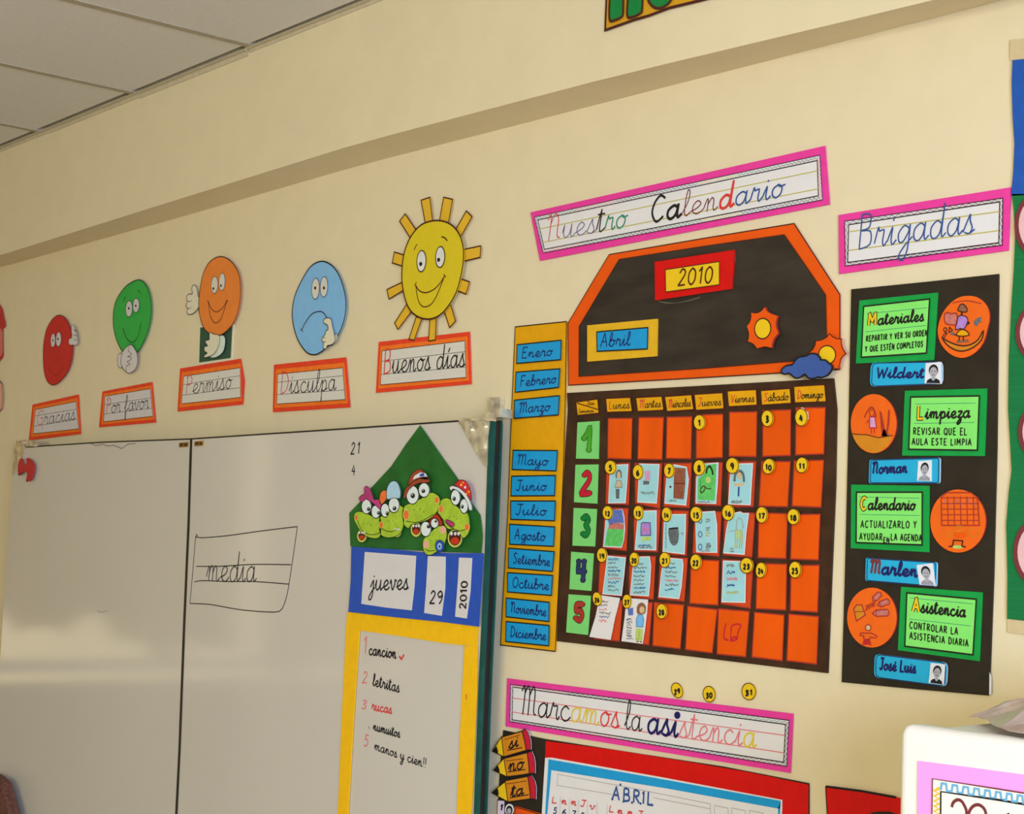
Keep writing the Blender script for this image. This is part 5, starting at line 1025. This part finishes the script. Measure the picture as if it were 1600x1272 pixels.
# ================================================================== WHITE CABINET
hc = .45
c0 = W(1402, 1130, hc)
ang = math.radians(-3)
cb = bpy.data.objects.new('cabinet', None); C.objects.link(cb); cb.location = (c0.x, -hc, 0); cb.rotation_euler = (0, 0, ang); tag(cb, 'tall white cabinet with rounded edges and a pink framed sign on its front', 'cabinet')
def child(o): o.parent = cb; return o
hT = c0.z
child(solid('body', [(0,.04,.05),(.62,.04,.05),(.60,.40,.05),(.02,.40,.05),(0,.04,hT-.006),(.62,.04,hT-.006),(.60,.40,hT+.010),(.02,.40,hT+.010)], BOXF, cab_m, bevel=.02, seg=5))
child(boxes('door', [(0, .62, 0, .038, .06, hT)], cab_m, bevel=.014, seg=5))
child(boxes('plinth', [(.03, .59, .05, .38, 0, .055)], dark_m))
child(boxes('handle', [(.55, .575, -.03, .005, .85, 1.05)], steel_m, bevel=.006))
# pink framed sign on the door, coordinates are door-face metres
Rm = Matrix.Rotation(ang, 3, 'Z'); org = Vector((c0.x, -hc, 0)); nrm = Rm @ Vector((0,-1,0))
def onface(px, py, off):
    d = M3T @ Vector(((px-800)/F, (py-636)/F, 1)); d = Vector((d[0], d[2], -d[1])); o = Vector((0,-DIST,EYE)); p0 = org+nrm*off
    t = (p0-o).dot(nrm)/d.dot(nrm); return Rm.inverted() @ (o+d*t-org)
class Face(Sheet):
    def fl(s, P, off, m): 
        i = len(s.v); s.v += [onface(x, y, off) for x, y in P]; s.f.append(list(range(i, i+len(P)))); s.mi.append(s._m(m)); s._fix(); return s
    def ln(s, P, off, m, w, sm=False, closed=False):
        if sm: P = smooth(P, closed)
        L = [onface(x, y, off) for x, y in P]; i0 = len(s.v); N = len(L)
        for i in range(N):
            a = L[i-1] if (i or closed) else L[i]; b = L[(i+1)%N] if (i < N-1 or closed) else L[i]; d = (b-a).normalized(); nn = Vector((d.z,0,-d.x))*w/2; s.v += [L[i]+nn, L[i]-nn]
        for i in range(N if closed else N-1):
            a, b = i0+2*i, i0+2*((i+1)%N); s.f.append([a,b,b+1,a+1]); s.mi.append(s._m(m)); s._fix()
def fbuild(s, name, parent, thick, label=None):
    me = bpy.data.meshes.new(name); me.from_pydata(s.v, [], s.f)
    for m_ in s.m: me.materials.append(m_)
    me.polygons.foreach_set('material_index', s.mi); me.update()
    o = bpy.data.objects.new(name, me); C.objects.link(o); o.parent = parent
    if thick: md = o.modifiers.new('thick', 'SOLIDIFY'); md.thickness = thick; md.offset = -1
    return tag(o, label)
z = lambda P: Q(1360, 1070, 6.296, P)
def ext(P): return P
sg = fbuild(Face().fl([(1434,1189),(1520,1200),(1700,1224),(1700,1480),(1431,1460)], .002, pinkb_m), 'pink_sign', cb, .001, 'bright pink framed lettering sign')
s = Face(); s.fl([(1457,1217),(1560,1233),(1690,1254),(1690,1440),(1454,1420)], .003, cab_m); fbuild(s, 'sign_paper', sg, .0005)
s = Face(); s.ln([(1454,1420),(1457,1217),(1560,1233),(1690,1254)], .0036, ink_wine, .0016); s.ln([(1468,1420),(1470,1237),(1560,1250),(1690,1272)], .0036, ink_m, .0024)
P = []; x = 1470
while x < 1660:
    y = 1217+(x-1457)*.158
    P += [(x, y+15), (x+1.5, y+5), (x+8.5, y+6), (x+9.5, y+17)]; x += 17
s.ln(P, .0036, mat('aqua_crayon', 110,180,225, E=(1,1,1)), .0034)
P = []; y = 1232; k = 0
while y < 1400: P.append((1459.5 if k % 2 else 1467.5, y)); y += 4; k += 1
s.ln(P, .0036, mat('yellow_crayon', 245,200,60, E=(1,1,1)), .004)
s.ln(z([(800,1205),(815,1160),(855,1132),(895,1145),(925,1190),(945,1250),(950,1400)]), .0037, ink_wine, .0036, True); s.ln(z([(955,1400),(965,1275),(1000,1205),(1055,1180),(1105,1205),(1135,1260),(1150,1400)]), .0037, ink_wine, .0036, True)
s.ln(z([(1350,1265),(1356,1278)]), .0037, ink_m, .004); s.ln(z([(1500,1400),(1520,1300),(1560,1270)]), .0037, ink_m, .003, True)
fbuild(s, 'lettering', sg, 0)
# crumpled plastic film lying on the cabinet
n, m2 = 34, 18; v = []; f = []
rr = random.Random(3)
for i in range(n):
    for j in range(m2):
        u, w_ = i/(n-1), j/(m2-1)
        x = .004+.60*u**1.4; y0 = max(.012, .125-.68*x)+.008*math.sin(40*x); y = y0+(.37-y0)*w_
        fold = abs(math.sin(38*x+4.1*w_))*.5+abs(math.sin(23*x-9*w_))*.5
        zz = hT+.002+(.022*fold+.034*math.sqrt(w_))*min(1, .35+x*9)*min(1, .15+w_*3)+rr.uniform(0, .004)
        v.append((x, y, zz))
        if i and j: a = (i-1)*m2+j-1; f.append((a, a+m2, a+m2+1, a+1))
o = solid('plastic_film', v, f, film_m); o.location = (c0.x, -hc, 0); o.rotation_euler = (0,0,ang)
sd = o.modifiers.new('t', 'SOLIDIFY'); sd.thickness = .0015; sd.offset = 1
tag(o, 'crumpled pinkish plastic film lying on top of the white cabinet', 'plastic film')
for o in bpy.data.objects:
    if '_o' in o.keys(): del o['_o']
